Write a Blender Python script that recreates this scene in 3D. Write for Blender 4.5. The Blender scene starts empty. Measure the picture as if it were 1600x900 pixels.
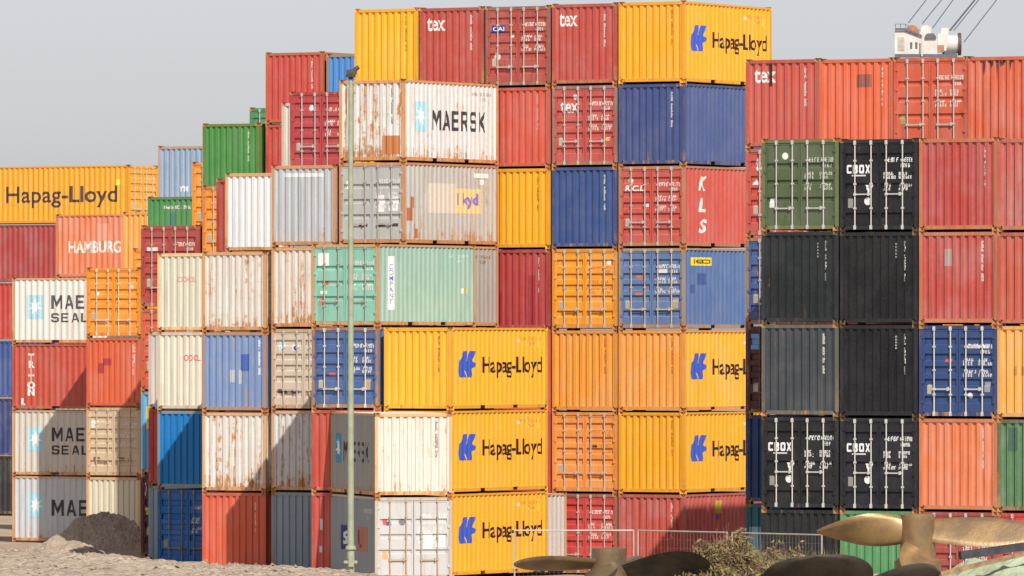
import bpy, bmesh, math, random
from mathutils import Vector, Matrix, geometry

# ------------------------------------------------------------------ camera, sky, sun
FPX, YH, CAMH = 12000.0, 530.0, 7.4          # focal length (px of a 1600 px frame), horizon row, eye height
scn = bpy.context.scene
COL = scn.collection
cam_d = bpy.data.cameras.new("camera")
cam = bpy.data.objects.new("camera", cam_d)
COL.objects.link(cam)
cam.location = (0, 0, CAMH)
cam.rotation_euler = (math.radians(90), 0, 0)
cam_d.sensor_width = 36
cam_d.lens = FPX / 1600 * 36
cam_d.shift_y = (YH - 450) / 1600
cam_d.clip_start, cam_d.clip_end = 1, 20000
scn.camera = cam

UV = Vector((math.cos(math.radians(30)), -math.sin(math.radians(30)), 0))    # along the stack fronts
NV = Vector((-math.sin(math.radians(30)), -math.cos(math.radians(30)), 0))   # out of the stack fronts
sun_dir = (UV * 1.13 + NV * 1.0 + Vector((0, 0, 1.38))).normalized()
sun_el = math.asin(sun_dir.z)
sun_az = math.atan2(sun_dir.x, sun_dir.y)
w = bpy.data.worlds.new("World")
scn.world = w
w.use_nodes = True
nt = w.node_tree
bg = nt.nodes["Background"]
sky = nt.nodes.new("ShaderNodeTexSky")
sky.sky_type = 'NISHITA'
sky.sun_disc = False
sky.sun_elevation = sun_el
sky.sun_rotation = sun_az
sky.air_density = 1.0
sky.dust_density = 0.9
sky.ozone_density = 4.0
sky.altitude = 0
hs = nt.nodes.new("ShaderNodeHueSaturation")
hs.inputs['Saturation'].default_value = 0.25
nt.links.new(sky.outputs[0], hs.inputs['Color'])
tint = nt.nodes.new("ShaderNodeMix")
tint.data_type, tint.blend_type = 'RGBA', 'MULTIPLY'
tint.inputs[0].default_value = 1
tint.inputs[7].default_value = (0.985, 0.975, 1.03, 1)
nt.links.new(hs.outputs[0], tint.inputs[6])
nt.links.new(tint.outputs[2], bg.inputs[0])
bg.inputs[1].default_value = 0.112
sd = bpy.data.lights.new("sun", 'SUN')
sd.energy = 5.0
sd.angle = math.radians(0.5)
sd.color = (1.0, 0.945, 0.865)
so = bpy.data.objects.new("sun", sd)
so.rotation_euler = sun_dir.to_track_quat('Z', 'Y').to_euler()
so.location = (60, -100, 120)
COL.objects.link(so)
scn.view_settings.view_transform = 'Standard'
scn.view_settings.look = 'None'
scn.view_settings.gamma = 1
scn.view_settings.use_curve_mapping = False
scn.view_settings.exposure = 0.0

rnd = random.Random(7)

# ------------------------------------------------------------------ materials
def lin(c):
    return tuple(((v / 255) / 12.92 if v / 255 <= 0.04045 else ((v / 255 + 0.055) / 1.055) ** 2.4) for v in c)

def nodes_of(m):
    m.use_nodes = True
    return m.node_tree, m.node_tree.nodes, m.node_tree.links

def mathn(nt, op, a=None, b=None, c=None, clamp=False):
    n = nt.nodes.new("ShaderNodeMath")
    n.operation = op
    n.use_clamp = clamp
    for i, v in enumerate((a, b, c)):
        if v is None:
            continue
        if isinstance(v, (int, float)):
            n.inputs[i].default_value = v
        else:
            nt.links.new(v, n.inputs[i])
    return n.outputs[0]

def mixc(nt, f, a, b):
    n = nt.nodes.new("ShaderNodeMix")
    n.data_type = 'RGBA'
    for idx, v in ((0, f), (6, a), (7, b)):
        if isinstance(v, (int, float)):
            n.inputs[idx].default_value = v
        elif isinstance(v, tuple):
            n.inputs[idx].default_value = (*v, 1)
        else:
            nt.links.new(v, n.inputs[idx])
    return n.outputs[2]

def noise(nt, vec, scale, detail=3, rough=0.5):
    n = nt.nodes.new("ShaderNodeTexNoise")
    n.inputs['Scale'].default_value = scale
    n.inputs['Detail'].default_value = detail
    n.inputs['Roughness'].default_value = rough
    nt.links.new(vec, n.inputs['Vector'])
    return n.outputs[0]

def mapping(nt, vec, sc):
    n = nt.nodes.new("ShaderNodeMapping")
    n.inputs['Scale'].default_value = sc
    nt.links.new(vec, n.inputs['Vector'])
    return n.outputs[0]

def smooth(nt, v, a, b):
    n = nt.nodes.new("ShaderNodeMapRange")
    n.interpolation_type = 'SMOOTHSTEP'
    n.inputs[1].default_value, n.inputs[2].default_value = a, b
    nt.links.new(v, n.inputs[0])
    return n.outputs[0]

MATS = {}
def paint(rgb, rust=0.12, fade=0.25, rough=0.5):
    """weathered steel paint: faded patches, run-off streaks, rust spots that gather low on the sheet"""
    key = (rgb, rust, fade, rough)
    if key in MATS:
        return MATS[key]
    m = bpy.data.materials.new("weathered_paint")
    nt, N, Lk = nodes_of(m)
    b = N["Principled BSDF"]
    tc = N.new("ShaderNodeTexCoord")
    oi = N.new("ShaderNodeObjectInfo")
    add = N.new("ShaderNodeVectorMath")
    add.operation = 'MULTIPLY_ADD'
    Lk.new(oi.outputs['Random'], add.inputs[0])
    add.inputs[1].default_value = (37, 53, 29)
    Lk.new(tc.outputs['Object'], add.inputs[2])
    v = add.outputs[0]
    if rgb[0] > 1.5 * rgb[1] and rgb[2] > 0.7 * rgb[1]:
        rgb = (rgb[0], rgb[1] * 1.04, rgb[2] * 0.92)
    if min(rgb) > 150:
        g_ = sum(rgb) / 3
        rgb = tuple((0.8 * q + 0.2 * g_) * 0.965 for q in rgb)
    c = lin(rgb)
    lum0 = 0.3 * c[0] + 0.6 * c[1] + 0.1 * c[2]
    c = tuple(0.88 * (0.97 * x + 0.03 * lum0) for x in c)
    lum = 0.3 * c[0] + 0.5 * c[1] + 0.2 * c[2]
    cf = tuple(min(0.9, 0.72 * x + 0.22 * lum + 0.085) for x in c)
    cd = tuple(x * 0.52 + 0.06 * q for x, q in zip(c, (0.34, 0.26, 0.19)))
    big = smooth(nt, noise(nt, v, 0.9, 4, 0.6), 0.38, 0.68)
    streak = noise(nt, mapping(nt, v, (9, 9, 0.55)), 1.0, 4, 0.6)
    f1 = mathn(nt, 'MULTIPLY', big, fade)
    col = mixc(nt, f1, c, cf)
    f2 = mathn(nt, 'MULTIPLY', smooth(nt, streak, 0.48, 0.74), 0.3 + 0.4 * fade)
    col = mixc(nt, f2, col, cd)
    scr = noise(nt, mapping(nt, v, (26, 26, 0.5)), 1.0, 3, 0.6)
    f4 = mathn(nt, 'MULTIPLY', smooth(nt, scr, 0.64, 0.74), mathn(nt, 'MULTIPLY', smooth(nt, noise(nt, v, 0.7, 2), 0.5, 0.62), 0.5 * min(1, fade * 2)))
    col = mixc(nt, f4, col, tuple(0.5 * x + 0.22 for x in c))
    fine = noise(nt, v, 14, 4, 0.65)
    f3 = mathn(nt, 'MULTIPLY', smooth(nt, fine, 0.45, 0.8), 0.16)
    col = mixc(nt, f3, col, cf)
    # rust
    sep = N.new("ShaderNodeSeparateXYZ")
    Lk.new(tc.outputs['Object'], sep.inputs[0])
    low = smooth(nt, sep.outputs[2], 0.75, 0.1)
    r1 = noise(nt, v, 4.2, 7, 0.72)
    r2 = noise(nt, mapping(nt, v, (7.5, 7.5, .5)), 1.0, 5, 0.7)
    rr = mathn(nt, 'ADD', mathn(nt, 'MULTIPLY', r1, 0.38), mathn(nt, 'MULTIPLY', r2, 0.62))
    rr = mathn(nt, 'ADD', rr, mathn(nt, 'MULTIPLY', low, 0.02 + 0.06 * min(1, rust * 2)))
    th = 0.69 - 0.24 * rust
    rm = smooth(nt, rr, th, th + 0.06)
    halo = mathn(nt, 'MULTIPLY', smooth(nt, rr, th - 0.09, th + 0.03), 0.5)
    rcol = mixc(nt, noise(nt, v, 9, 3), (0.30, 0.12, 0.045), (0.56, 0.29, 0.12))
    col = mixc(nt, halo, col, tuple(0.55 * a + 0.45 * bb for a, bb in zip(c, (0.58, 0.30, 0.12))))
    col = mixc(nt, rm, col, rcol)
    Lk.new(col, b.inputs['Base Color'])
    rg = mathn(nt, 'MULTIPLY_ADD', rm, 0.35, rough)
    Lk.new(rg, b.inputs['Roughness'])
    b.inputs['Specular IOR Level'].default_value = 0.35
    bp = N.new("ShaderNodeBump")
    bp.inputs['Strength'].default_value = 0.5
    bp.inputs['Distance'].default_value = 0.035
    Lk.new(noise(nt, mapping(nt, v, (2.2, 2.2, 1.2)), 1.3, 3), bp.inputs['Height'])
    Lk.new(bp.outputs[0], b.inputs['Normal'])
    MATS[key] = m
    return m

def plain(rgb, rough=0.6, metal=0.0, var=0.15, scale=6.0):
    key = ("plain", rgb, rough, metal, var, scale)
    if key in MATS:
        return MATS[key]
    m = bpy.data.materials.new("surface")
    nt, N, Lk = nodes_of(m)
    b = N["Principled BSDF"]
    tc = N.new("ShaderNodeTexCoord")
    c = tuple(x * 0.9 for x in lin(rgb))
    n = noise(nt, tc.outputs['Object'], scale, 5, 0.6)
    col = mixc(nt, smooth(nt, n, 0.35, 0.7), tuple(x * (1 - var) for x in c), tuple(min(1, x * (1 + var)) for x in c))
    Lk.new(col, b.inputs['Base Color'])
    b.inputs['Roughness'].default_value = rough
    b.inputs['Metallic'].default_value = metal
    MATS[key] = m
    return m

def decal_mat(rgb, wear=0.3):
    """lettering paint: slightly worn"""
    key = ("decal", rgb, wear)
    if key in MATS:
        return MATS[key]
    m = bpy.data.materials.new("lettering_paint")
    nt, N, Lk = nodes_of(m)
    b = N["Principled BSDF"]
    tc = N.new("ShaderNodeTexCoord")
    c = tuple(x * 0.9 for x in lin(rgb))
    n = noise(nt, mapping(nt, tc.outputs['Object'], (3, 3, 1.5)), 4, 6, 0.7)
    cf = tuple(0.6 * x + 0.4 * 0.32 for x in c)
    col = mixc(nt, mathn(nt, 'MULTIPLY', smooth(nt, n, 0.5, 0.72), wear), c, cf)
    Lk.new(col, b.inputs['Base Color'])
    b.inputs['Roughness'].default_value = 0.55
    MATS[key] = m
    return m

def earth(c1, c2, c3, scale, bump):
    m = bpy.data.materials.new("earth")
    nt, N, Lk = nodes_of(m)
    b = N["Principled BSDF"]
    tc = N.new("ShaderNodeTexCoord")
    v = tc.outputs['Object']
    n1 = noise(nt, v, scale * 0.12, 5, 0.6)
    n2 = noise(nt, v, scale, 6, 0.75)
    vo = N.new("ShaderNodeTexVoronoi")
    vo.inputs['Scale'].default_value = scale * 1.6
    Lk.new(v, vo.inputs['Vector'])
    col = mixc(nt, smooth(nt, n1, 0.35, 0.65), c1, c2)
    col = mixc(nt, mathn(nt, 'MULTIPLY', smooth(nt, n2, 0.5, 0.7), 0.6), col, c3)
    sepc = N.new("ShaderNodeSeparateColor")
    Lk.new(vo.outputs['Color'], sepc.inputs[0])
    col = mixc(nt, mathn(nt, 'MULTIPLY', sepc.outputs[0], 0.3), col, tuple(x * 0.55 for x in c1))
    Lk.new(col, b.inputs['Base Color'])
    b.inputs['Roughness'].default_value = 0.95
    b.inputs['Specular IOR Level'].default_value = 0.1
    bp = N.new("ShaderNodeBump")
    bp.inputs['Strength'].default_value = 0.9
    bp.inputs['Distance'].default_value = bump
    hh = mathn(nt, 'ADD', n2, mathn(nt, 'MULTIPLY', vo.outputs['Distance'], -0.8))
    Lk.new(hh, bp.inputs['Height'])
    Lk.new(bp.outputs[0], b.inputs['Normal'])
    return m

# ------------------------------------------------------------------ mesh helpers
class MB:
    def __init__(self):
        self.v, self.f = [], []

    def box(self, x0, y0, z0, x1, y1, z1):
        i = len(self.v)
        self.v += [(x0, y0, z0), (x1, y0, z0), (x1, y1, z0), (x0, y1, z0), (x0, y0, z1), (x1, y0, z1), (x1, y1, z1), (x0, y1, z1)]
        self.f += [tuple(i + k for k in q) for q in ((0, 3, 2, 1), (4, 5, 6, 7), (0, 1, 5, 4), (1, 2, 6, 5), (2, 3, 7, 6), (3, 0, 4, 7))]
        return self

    def quad(self, *p):
        i = len(self.v)
        self.v += [tuple(q) for q in p]
        self.f.append(tuple(range(i, i + len(p))))
        return self

    def tube(self, p0, p1, r0, r1=None, n=10, caps=True):
        r1 = r0 if r1 is None else r1
        p0, p1 = Vector(p0), Vector(p1)
        d = (p1 - p0).normalized()
        a = d.orthogonal().normalized()
        b = d.cross(a)
        i = len(self.v)
        for p, r in ((p0, r0), (p1, r1)):
            for k in range(n):
                t = 2 * math.pi * k / n
                self.v.append(tuple(p + a * (r * math.cos(t)) + b * (r * math.sin(t))))
        for k in range(n):
            k2 = (k + 1) % n
            self.f.append((i + k, i + k2, i + n + k2, i + n + k))
        if caps:
            self.f.append(tuple(i + k for k in range(n - 1, -1, -1)))
            self.f.append(tuple(i + n + k for k in range(n)))
        return self

    def mesh(self, name):
        me = bpy.data.meshes.new(name)
        me.from_pydata(self.v, [], self.f)
        me.materials.append(None)
        me.update()
        return me

def ob(name, me, mat, parent=None, loc=(0, 0, 0), rot=(0, 0, 0)):
    o = bpy.data.objects.new(name, me)
    COL.objects.link(o)
    o.parent = parent
    o.location = loc
    o.rotation_euler = rot
    if me is not None and mat is not None:
        if not me.materials:
            me.materials.append(None)
        o.material_slots[0].link = 'OBJECT'
        o.material_slots[0].material = mat
    return o

def tag(o, label=None, cat=None, group=None, kind=None):
    for k, v in (("label", label), ("category", cat), ("group", group), ("kind", kind)):
        if v:
            o[k] = v
    return o

def shade(me, ang=40):
    for p in me.polygons:
        p.use_smooth = True
    try:
        me.set_sharp_from_angle(angle=math.radians(ang))
    except Exception:
        pass

def at(px, py, Z):
    return Vector(((px - 800) / FPX * Z, Z, CAMH + (YH - py) / FPX * Z))

# ------------------------------------------------------------------ container geometry
W, HC, L20, L40 = 2.438, 2.591, 6.058, 12.192

def corr(a, b, n, outer, slope, inner, depth):
    """break points (s, depth below the outer face) of a corrugated sheet between a and b"""
    pitch = (b - a) / n
    tot = outer + inner + 2 * slope
    k = pitch / tot
    outer, slope, inner = outer * k, slope * k, inner * k
    pts = [(a, 0.0)]
    for i in range(n):
        s = a + i * pitch + outer / 2
        pts += [(s, 0.0), (s + slope, depth), (s + slope + inner, depth), (s + 2 * slope + inner, 0.0)]
    pts.append((b, 0.0))
    return pts

END = corr(0.10, W - 0.10, 9, 0.112, 0.024, 0.090, 0.046)
END_SET = 0.016
def side_profile(L):
    return corr(0.12, L - 0.12, 21 if L < 8 else 43, 0.080, 0.062, 0.072, 0.036)
SIDE = {L20: side_profile(L20), L40: side_profile(L40)}
SIDE_SET = 0.012
RIBS = {'A': (0.50, 0.98, 1.33, 1.68, 2.12), 'B': (0.88, 1.36, 1.83), 'C': (0.44, 1.27, 2.10)}
RIB_H = {'A': 0.075, 'B': 0.045, 'C': 0.05}
def door_profile(t):
    pts = [(0.16, 0.0)]
    for z in RIBS[t]:
        h = RIB_H[t]
        pts += [(z - h - 0.03, 0.0), (z - h, 0.046), (z + h, 0.046), (z + h + 0.03, 0.0)]
    pts.append((2.47, 0.0))
    return pts
DOORP = {t: door_profile(t) for t in RIBS}
DOOR_SET = 0.034

def interp(pts, s):
    if s <= pts[0][0]:
        return pts[0][1]
    for (a, da), (b, db) in zip(pts, pts[1:]):
        if s <= b:
            return da + (db - da) * (s - a) / max(1e-9, b - a)
    return pts[-1][1]

def end_wall():
    m = MB()
    for (a, da), (b, db) in zip(END, END[1:]):
        m.quad((a, END_SET + da, 0.15), (b, END_SET + db, 0.15), (b, END_SET + db, 2.49), (a, END_SET + da, 2.49))
    return m

def side_wall(L):
    m = MB()
    P = SIDE[L]
    for (a, da), (b, db) in zip(P, P[1:]):
        xa, xb = W - SIDE_SET - da, W - SIDE_SET - db
        m.quad((xa, a, 0.15), (xb, b, 0.15), (xb, b, 2.53), (xa, a, 2.53))
    return m

def frame(L):
    m = MB()
    for x in (0.0, W - 0.10):
        for y in (0.0, L - 0.10):
            m.box(x, y, 0.118, x + 0.10, y + 0.10, HC - 0.118)
    for y0, y1 in ((0.005, 0.085), (L - 0.085, L - 0.005)):
        m.box(0.162, y0, HC - 0.125, W - 0.162, y1, HC - 0.028)
        m.box(0.162, y0, 0.052, W - 0.162, y1, 0.16)
        m.box(0.10, y0 + 0.002, HC - 0.125, 0.162, y1 - 0.002, HC - 0.118)
    for x0, x1 in ((0.004, 0.064), (W - 0.064, W - 0.004)):
        m.box(x0, 0.178, HC - 0.090, x1, L - 0.178, HC - 0.024)
        m.box(x0 + .002, 0.10, HC - 0.13, x1 - .002, L - 0.10, HC - 0.118) if False else None
        segs = [(0.178, L - 0.178)]
        if L < 8:
            c1, c2 = L / 2 - 1.02, L / 2 + 1.02
            segs = [(0.178, c1 - 0.18), (c1 + 0.18, c2 - 0.18), (c2 + 0.18, L - 0.178)]
        for a, b in segs:
            m.box(x0, a, 0.048, x1, b, 0.158)
    m.box(0.07, 0.09, 0.135, W - 0.07, L - 0.09, 0.155)          # floor
    m.box(0.42, 0.10, 0.05, W - 0.42, L - 0.10, 0.13)            # under frame between the fork pockets
    return m

def roof(L):
    m = MB()
    n = 12 if L < 8 else 24
    st = (L - 0.20) / n
    for i in range(n):
        y = 0.10 + i * st
        m.box(0.066, y, HC - 0.055, W - 0.066, y + st * 0.62, HC - 0.022)
        m.box(0.066, y + st * 0.62, HC - 0.055, W - 0.066, y + st, HC - 0.04)
    return m

def casting():
    """corner casting with its oval openings sunk in the front, right and top faces"""
    bm = bmesh.new()
    bmesh.ops.create_cube(bm, size=1)
    for v in bm.verts:
        v.co = Vector(((v.co.x + .5) * 0.168 - 0.003, (v.co.y + .5) * 0.184 - 0.003, (v.co.z + .5) * 0.118))
    for f in list(bm.faces):
        n = f.normal.copy()
        if abs(n.z) > .5:
            continue
        r = bmesh.ops.inset_individual(bm, faces=[f], thickness=0.033, depth=0)
        bmesh.ops.translate(bm, verts=f.verts, vec=-n * 0.05)
    me = bpy.data.meshes.new("corner_casting")
    bm.to_mesh(me)
    bm.free()
    me.materials.append(None)
    return me

def door(t, right):
    m = MB()
    x0, x1 = (0.105, W / 2 - 0.009) if not right else (W / 2 + 0.009, W - 0.105)
    f = 0.055
    y = DOOR_SET
    P = [(z, d) for z, d in DOORP[t]]
    a, b = x0 + f, x1 - f
    for (za, da), (zb, db) in zip(P, P[1:]):
        m.quad((a, y + da, za), (b, y + da, za), (b, y + db, zb), (a, y + db, zb))
        if da or db:
            for x in (a, b):
                m.quad((x, y, za), (x, y + da, za), (x, y + db, zb), (x, y, zb))
    m.box(x0, y - 0.012, 0.165, a, y + 0.045, 2.462)
    m.box(b, y - 0.012, 0.165, x1, y + 0.045, 2.462)
    m.box(a, y - 0.010, 0.165, b, y + 0.045, 0.215)
    m.box(a, y - 0.010, 2.412, b, y + 0.045, 2.462)
    hx = x0 - 0.045 if not right else x1 - 0.045
    for z in (0.40, 0.95, 1.62, 2.2):
        m.box(hx, -0.010, z, hx + 0.09, y + 0.01, z + 0.085)
    return m

def lock_bar(x):
    m = MB()
    m.tube((x, -0.002, 0.07), (x, -0.002, HC - 0.05), 0.019, n=8)
    for z in (0.055, HC - 0.17):
        m.box(x - 0.034, -0.032, z, x + 0.034, 0.012, z + 0.115)
    for z in (0.62, 1.30, 1.95):
        m.box(x - 0.036, -0.026, z, x + 0.036, 0.03, z + 0.05)
    return m

def handle(xa, xb, z):
    m = MB()
    m.box(xa, -0.030, z, xb, -0.014, z + 0.034)
    m.box(xb - 0.10, -0.045, z - 0.03, xb - 0.05, 0.03, z + 0.07)
    m.box(xa - 0.03, -0.036, z - 0.02, xa + 0.05, 0.0, z + 0.05)
    return m

BARS = (0.47, 0.98, 1.46, 1.97)
ME = {}
for L, nm in ((L20, "20"), (L40, "40")):
    ME['frame', L] = frame(L).mesh("frame")
    ME['side', L] = side_wall(L).mesh("side_wall")
    ME['roof', L] = roof(L).mesh("roof")
ME['end'] = end_wall().mesh("end_wall")
ME['cast'] = casting()
for t in RIBS:
    for r in (False, True):
        ME['door', t, r] = door(t, r).mesh("door")
for i, x in enumerate(BARS):
    ME['bar', i] = lock_bar(x).mesh("locking_bar")
for hz in (0.62, 0.78, 1.02):
    ME['handle', hz, 0] = handle(BARS[0], BARS[1], hz).mesh("door_handle")
    ME['handle', hz, 1] = handle(BARS[2], BARS[3], hz).mesh("door_handle")
def shell(L):
    m = frame(L)
    e, s = end_wall(), side_wall(L)
    for src, mir in ((e, 0), (e, 1), (s, 0), (s, 1)):
        i = len(m.v)
        m.v += [(x, y, z) if not mir else (W - x, L - y, z) for x, y, z in src.v]
        m.f += [tuple(i + k for k in f) for f in src.f]
    for x in (0, W - 0.162):
        for y in (0, L - 0.178):
            for z in (0, HC - 0.118):
                m.box(x - .001, y - .001, z, x + 0.163, y + 0.179, z + 0.118)
    m.box(0.066, 0.1, HC - 0.055, W - 0.066, L - 0.1, HC - 0.03)
    return m
ME['shell'] = shell(L20).mesh("stacked_container")

# ------------------------------------------------------------------ lettering
FONT_CACHE = {}
def text2d(s, bold=0.0, line=1.0):
    key = (s, bold, line)
    if key not in FONT_CACHE:
        cu = bpy.data.curves.new("t", 'FONT')
        cu.body = s
        cu.offset = bold
        cu.align_x = 'CENTER'
        cu.space_line = line
        cu.resolution_u = 3
        o = bpy.data.objects.new("t", cu)
        COL.objects.link(o)
        dg = bpy.context.evaluated_depsgraph_get()
        me = bpy.data.meshes.new_from_object(o.evaluated_get(dg))
        vs = [(v.co.x, v.co.y) for v in me.vertices]
        fs = [tuple(p.vertices) for p in me.polygons]
        bpy.data.objects.remove(o)
        bpy.data.curves.remove(cu)
        bpy.data.meshes.remove(me)
        FONT_CACHE[key] = (vs, fs)
    return FONT_CACHE[key]

BLOCK = {
    'M': ([(0, 0), (0, 1), (.24, 1), (.5, .50), (.76, 1), (1, 1), (1, 0), (.80, 0), (.80, .64), (.5, .12), (.20, .64), (.20, 0)], []),
    'A': ([(0, 0), (.38, 1), (.62, 1), (1, 0), (.77, 0), (.69, .22), (.31, .22), (.23, 0)], [(.38, .40), (.62, .40), (.5, .74)]),
    'E': ([(0, 0), (0, 1), (.9, 1), (.9, .82), (.22, .82), (.22, .60), (.82, .60), (.82, .42), (.22, .42), (.22, .18), (.9, .18), (.9, 0)], []),
    'R': ([(0, 0), (0, 1), (.72, 1), (.92, .86), (.92, .56), (.74, .43), (.95, 0), (.70, 0), (.52, .38), (.22, .38), (.22, 0)], [(.22, .56), (.22, .82), (.64, .82), (.70, .76), (.70, .62), (.64, .56)]),
    'S': ([(0, .30), (.22, .30), (.22, .18), (.70, .18), (.70, .41), (.14, .41), (0, .52), (0, .88), (.14, 1), (.78, 1), (.92, .88), (.92, .72), (.70, .72), (.70, .82), (.22, .82), (.22, .59), (.78, .59), (.92, .48), (.92, .12), (.78, 0), (.14, 0), (0, .12)], []),
    'K': ([(0, 0), (0, 1), (.22, 1), (.22, .58), (.66, 1), (.96, 1), (.46, .53), (1, 0), (.68, 0), (.22, .44), (.22, 0)], []),
    'L': ([(0, 0), (0, 1), (.22, 1), (.22, .18), (.86, .18), (.86, 0)], []),
    'N': ([(0, 0), (0, 1), (.24, 1), (.74, .36), (.74, 1), (.95, 1), (.95, 0), (.72, 0), (.21, .66), (.21, 0)], []),
    'C': ([(.14, 0), (0, .14), (0, .86), (.14, 1), (.95, 1), (.95, .76), (.30, .76), (.30, .24), (.95, .24), (.95, 0)], []),
    'O': ([(.14, 0), (0, .14), (0, .86), (.14, 1), (.86, 1), (1, .86), (1, .14), (.86, 0)], [(.30, .26), (.30, .74), (.70, .74), (.70, .26)]),
    'B': ([(0, 0), (0, 1), (.82, 1), (.95, .86), (.95, .60), (.86, .5), (.95, .4), (.95, .14), (.82, 0)], [(.28, .20), (.28, .42), (.66, .42), (.66, .20)]),
    'X': ([(0, 0), (.34, .5), (0, 1), (.32, 1), (.5, .70), (.68, 1), (1, 1), (.66, .5), (1, 0), (.68, 0), (.5, .30), (.32, 0)], []),
    'D': ([(0, 0), (0, 1), (.66, 1), (.93, .80), (.93, .20), (.66, 0)], [(.22, .18), (.22, .82), (.58, .82), (.71, .70), (.71, .30), (.58, .18)]),
}
def block2d(word):
    vs, fs, off = [], [], 0.0
    for i, ch in enumerate(word):
        o, h = BLOCK[ch]
        loops = [o] + ([h] if h else [])
        flat = [p for l in loops for p in l]
        k = len(vs)
        vs += [(off + (1.22 if ch == 'M' else 1) * x, y) for x, y in flat]
        off += (1.22 if ch == 'M' else 1) + .24
        fs += [tuple(k + q for q in t) for t in geometry.tessellate_polygon([[Vector((x, y, 0)) for x, y in l] for l in loops])]
    return vs, fs

def fit(shape, s0, s1, z0, z1, slant=0.0):
    vs, fs = shape
    xs, ys = [v[0] for v in vs], [v[1] for v in vs]
    ax, bx, ay, by = min(xs), max(xs), min(ys), max(ys)
    out = []
    for x, y in vs:
        t = (y - ay) / (by - ay)
        out.append((s0 + (x - ax) / (bx - ax) * (s1 - s0) + slant * t, z0 + t * (z1 - z0)))
    return out, fs

def poly(pts):
    tri = geometry.tessellate_polygon([[Vector((x, y, 0)) for x, y in pts]])
    return list(pts), [tuple(t) for t in tri]

def rects(rs):
    vs, fs = [], []
    for a, b, c, d in rs:
        i = len(vs)
        vs += [(a, c), (b, c), (b, d), (a, d)]
        fs.append((i, i + 1, i + 2, i + 3))
    return vs, fs

def glyph_rects(x, z, cw, ch, r):
    """one worn stencil character too small to read"""
    out = []
    t = cw * 0.30
    if r.random() < 0.88:
        out.append((x, x + t, z, z + ch))
    if r.random() < 0.55:
        out.append((x + cw - t, x + cw, z + ch * r.choice((0, .4)), z + ch * r.choice((.6, 1))))
    for k in (0.0, 0.42, 0.84):
        if r.random() < 0.72:
            out.append((x + (t if out else 0), x + cw * 0.74, z + ch * k, z + ch * (k + 0.20)))
    return out

def glyph_line(x, z, n, cw, ch, r, gap=0.28):
    out = []
    for i in range(n):
        out += glyph_rects(x + i * cw * (1 + gap), z, cw, ch, r)
    return out

def star(n, r0, r1, cx, cy, ph=math.pi / 2):
    pts = []
    for i in range(2 * n):
        r = r0 if i % 2 == 0 else r1
        a = ph + i * math.pi / n
        pts.append((cx + r * math.cos(a), cy + r * math.sin(a)))
    return pts

def disc(cx, cy, r, n=14):
    return [(cx + r * math.cos(2 * math.pi * i / n), cy + r * math.sin(2 * math.pi * i / n)) for i in range(n)]

def decal(root, name, face, shape, mat, L, doors=None, off=0.004):
    """lay a flat 2D shape (s along the face from the viewer's left, z up) on to the corrugated steel, following its folds"""
    vs, fs = shape
    bm = bmesh.new()
    bv = [bm.verts.new((x, y, 0)) for x, y in vs]
    for f in fs:
        try:
            bm.faces.new([bv[i] for i in f])
        except ValueError:
            pass
    on_door = doors is not None and face in ('front', 'rear')
    prof = DOORP[doors] if on_door else (END if face in ('front', 'rear') else SIDE[L])
    ax = 1 if on_door else 0
    lo, hi = min(v[ax] for v in vs), max(v[ax] for v in vs)
    brk = [p[0] for p in prof]
    if face == 'left':
        brk = [L - b for b in brk]
    if face == 'rear' and not on_door:
        brk = [W - b for b in brk]
    for b in brk:
        if lo < b < hi:
            bmesh.ops.bisect_plane(bm, geom=bm.verts[:] + bm.edges[:] + bm.faces[:], dist=1e-5,
                                   plane_co=((b, 0, 0) if ax == 0 else (0, b, 0)), plane_no=((1, 0, 0) if ax == 0 else (0, 1, 0)))
    for v in bm.verts:
        s, z = v.co.x, v.co.y
        if on_door:
            d = interp(prof, z) + DOOR_SET - off
        elif face in ('front', 'rear'):
            d = interp(prof, s if face == 'front' else W - s) + END_SET - off
        else:
            d = interp(prof, s if face == 'right' else L - s) + SIDE_SET - off
        v.co = {'front': Vector((s, d, z)), 'rear': Vector((W - s, L - d, z)),
                'right': Vector((W - d, s, z)), 'left': Vector((d, L - s, z))}[face]
    if on_door:
        pass
    bmesh.ops.recalc_face_normals(bm, faces=bm.faces)
    me = bpy.data.meshes.new(name)
    bm.to_mesh(me)
    bm.free()
    me.materials.append(None)
    return ob(name, me, mat, root)

# shapes of the marks
SWAN = [(.30, .98), (.53, .98), (.40, .60), (.50, .62), (.62, .98), (.97, .98), (.82, .60), (1.0, .50), (.93, .38), (.77, .32), (.82, .10),
        (.78, 0), (.52, 0), (.32, .28), (.40, 0), (.06, 0), (0, .25), (.05, .62), (.18, .80)]
def scaled(pts, s0, s1, z0, z1):
    return [(s0 + x * (s1 - s0), z0 + y * (z1 - z0)) for x, y in pts]

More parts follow.
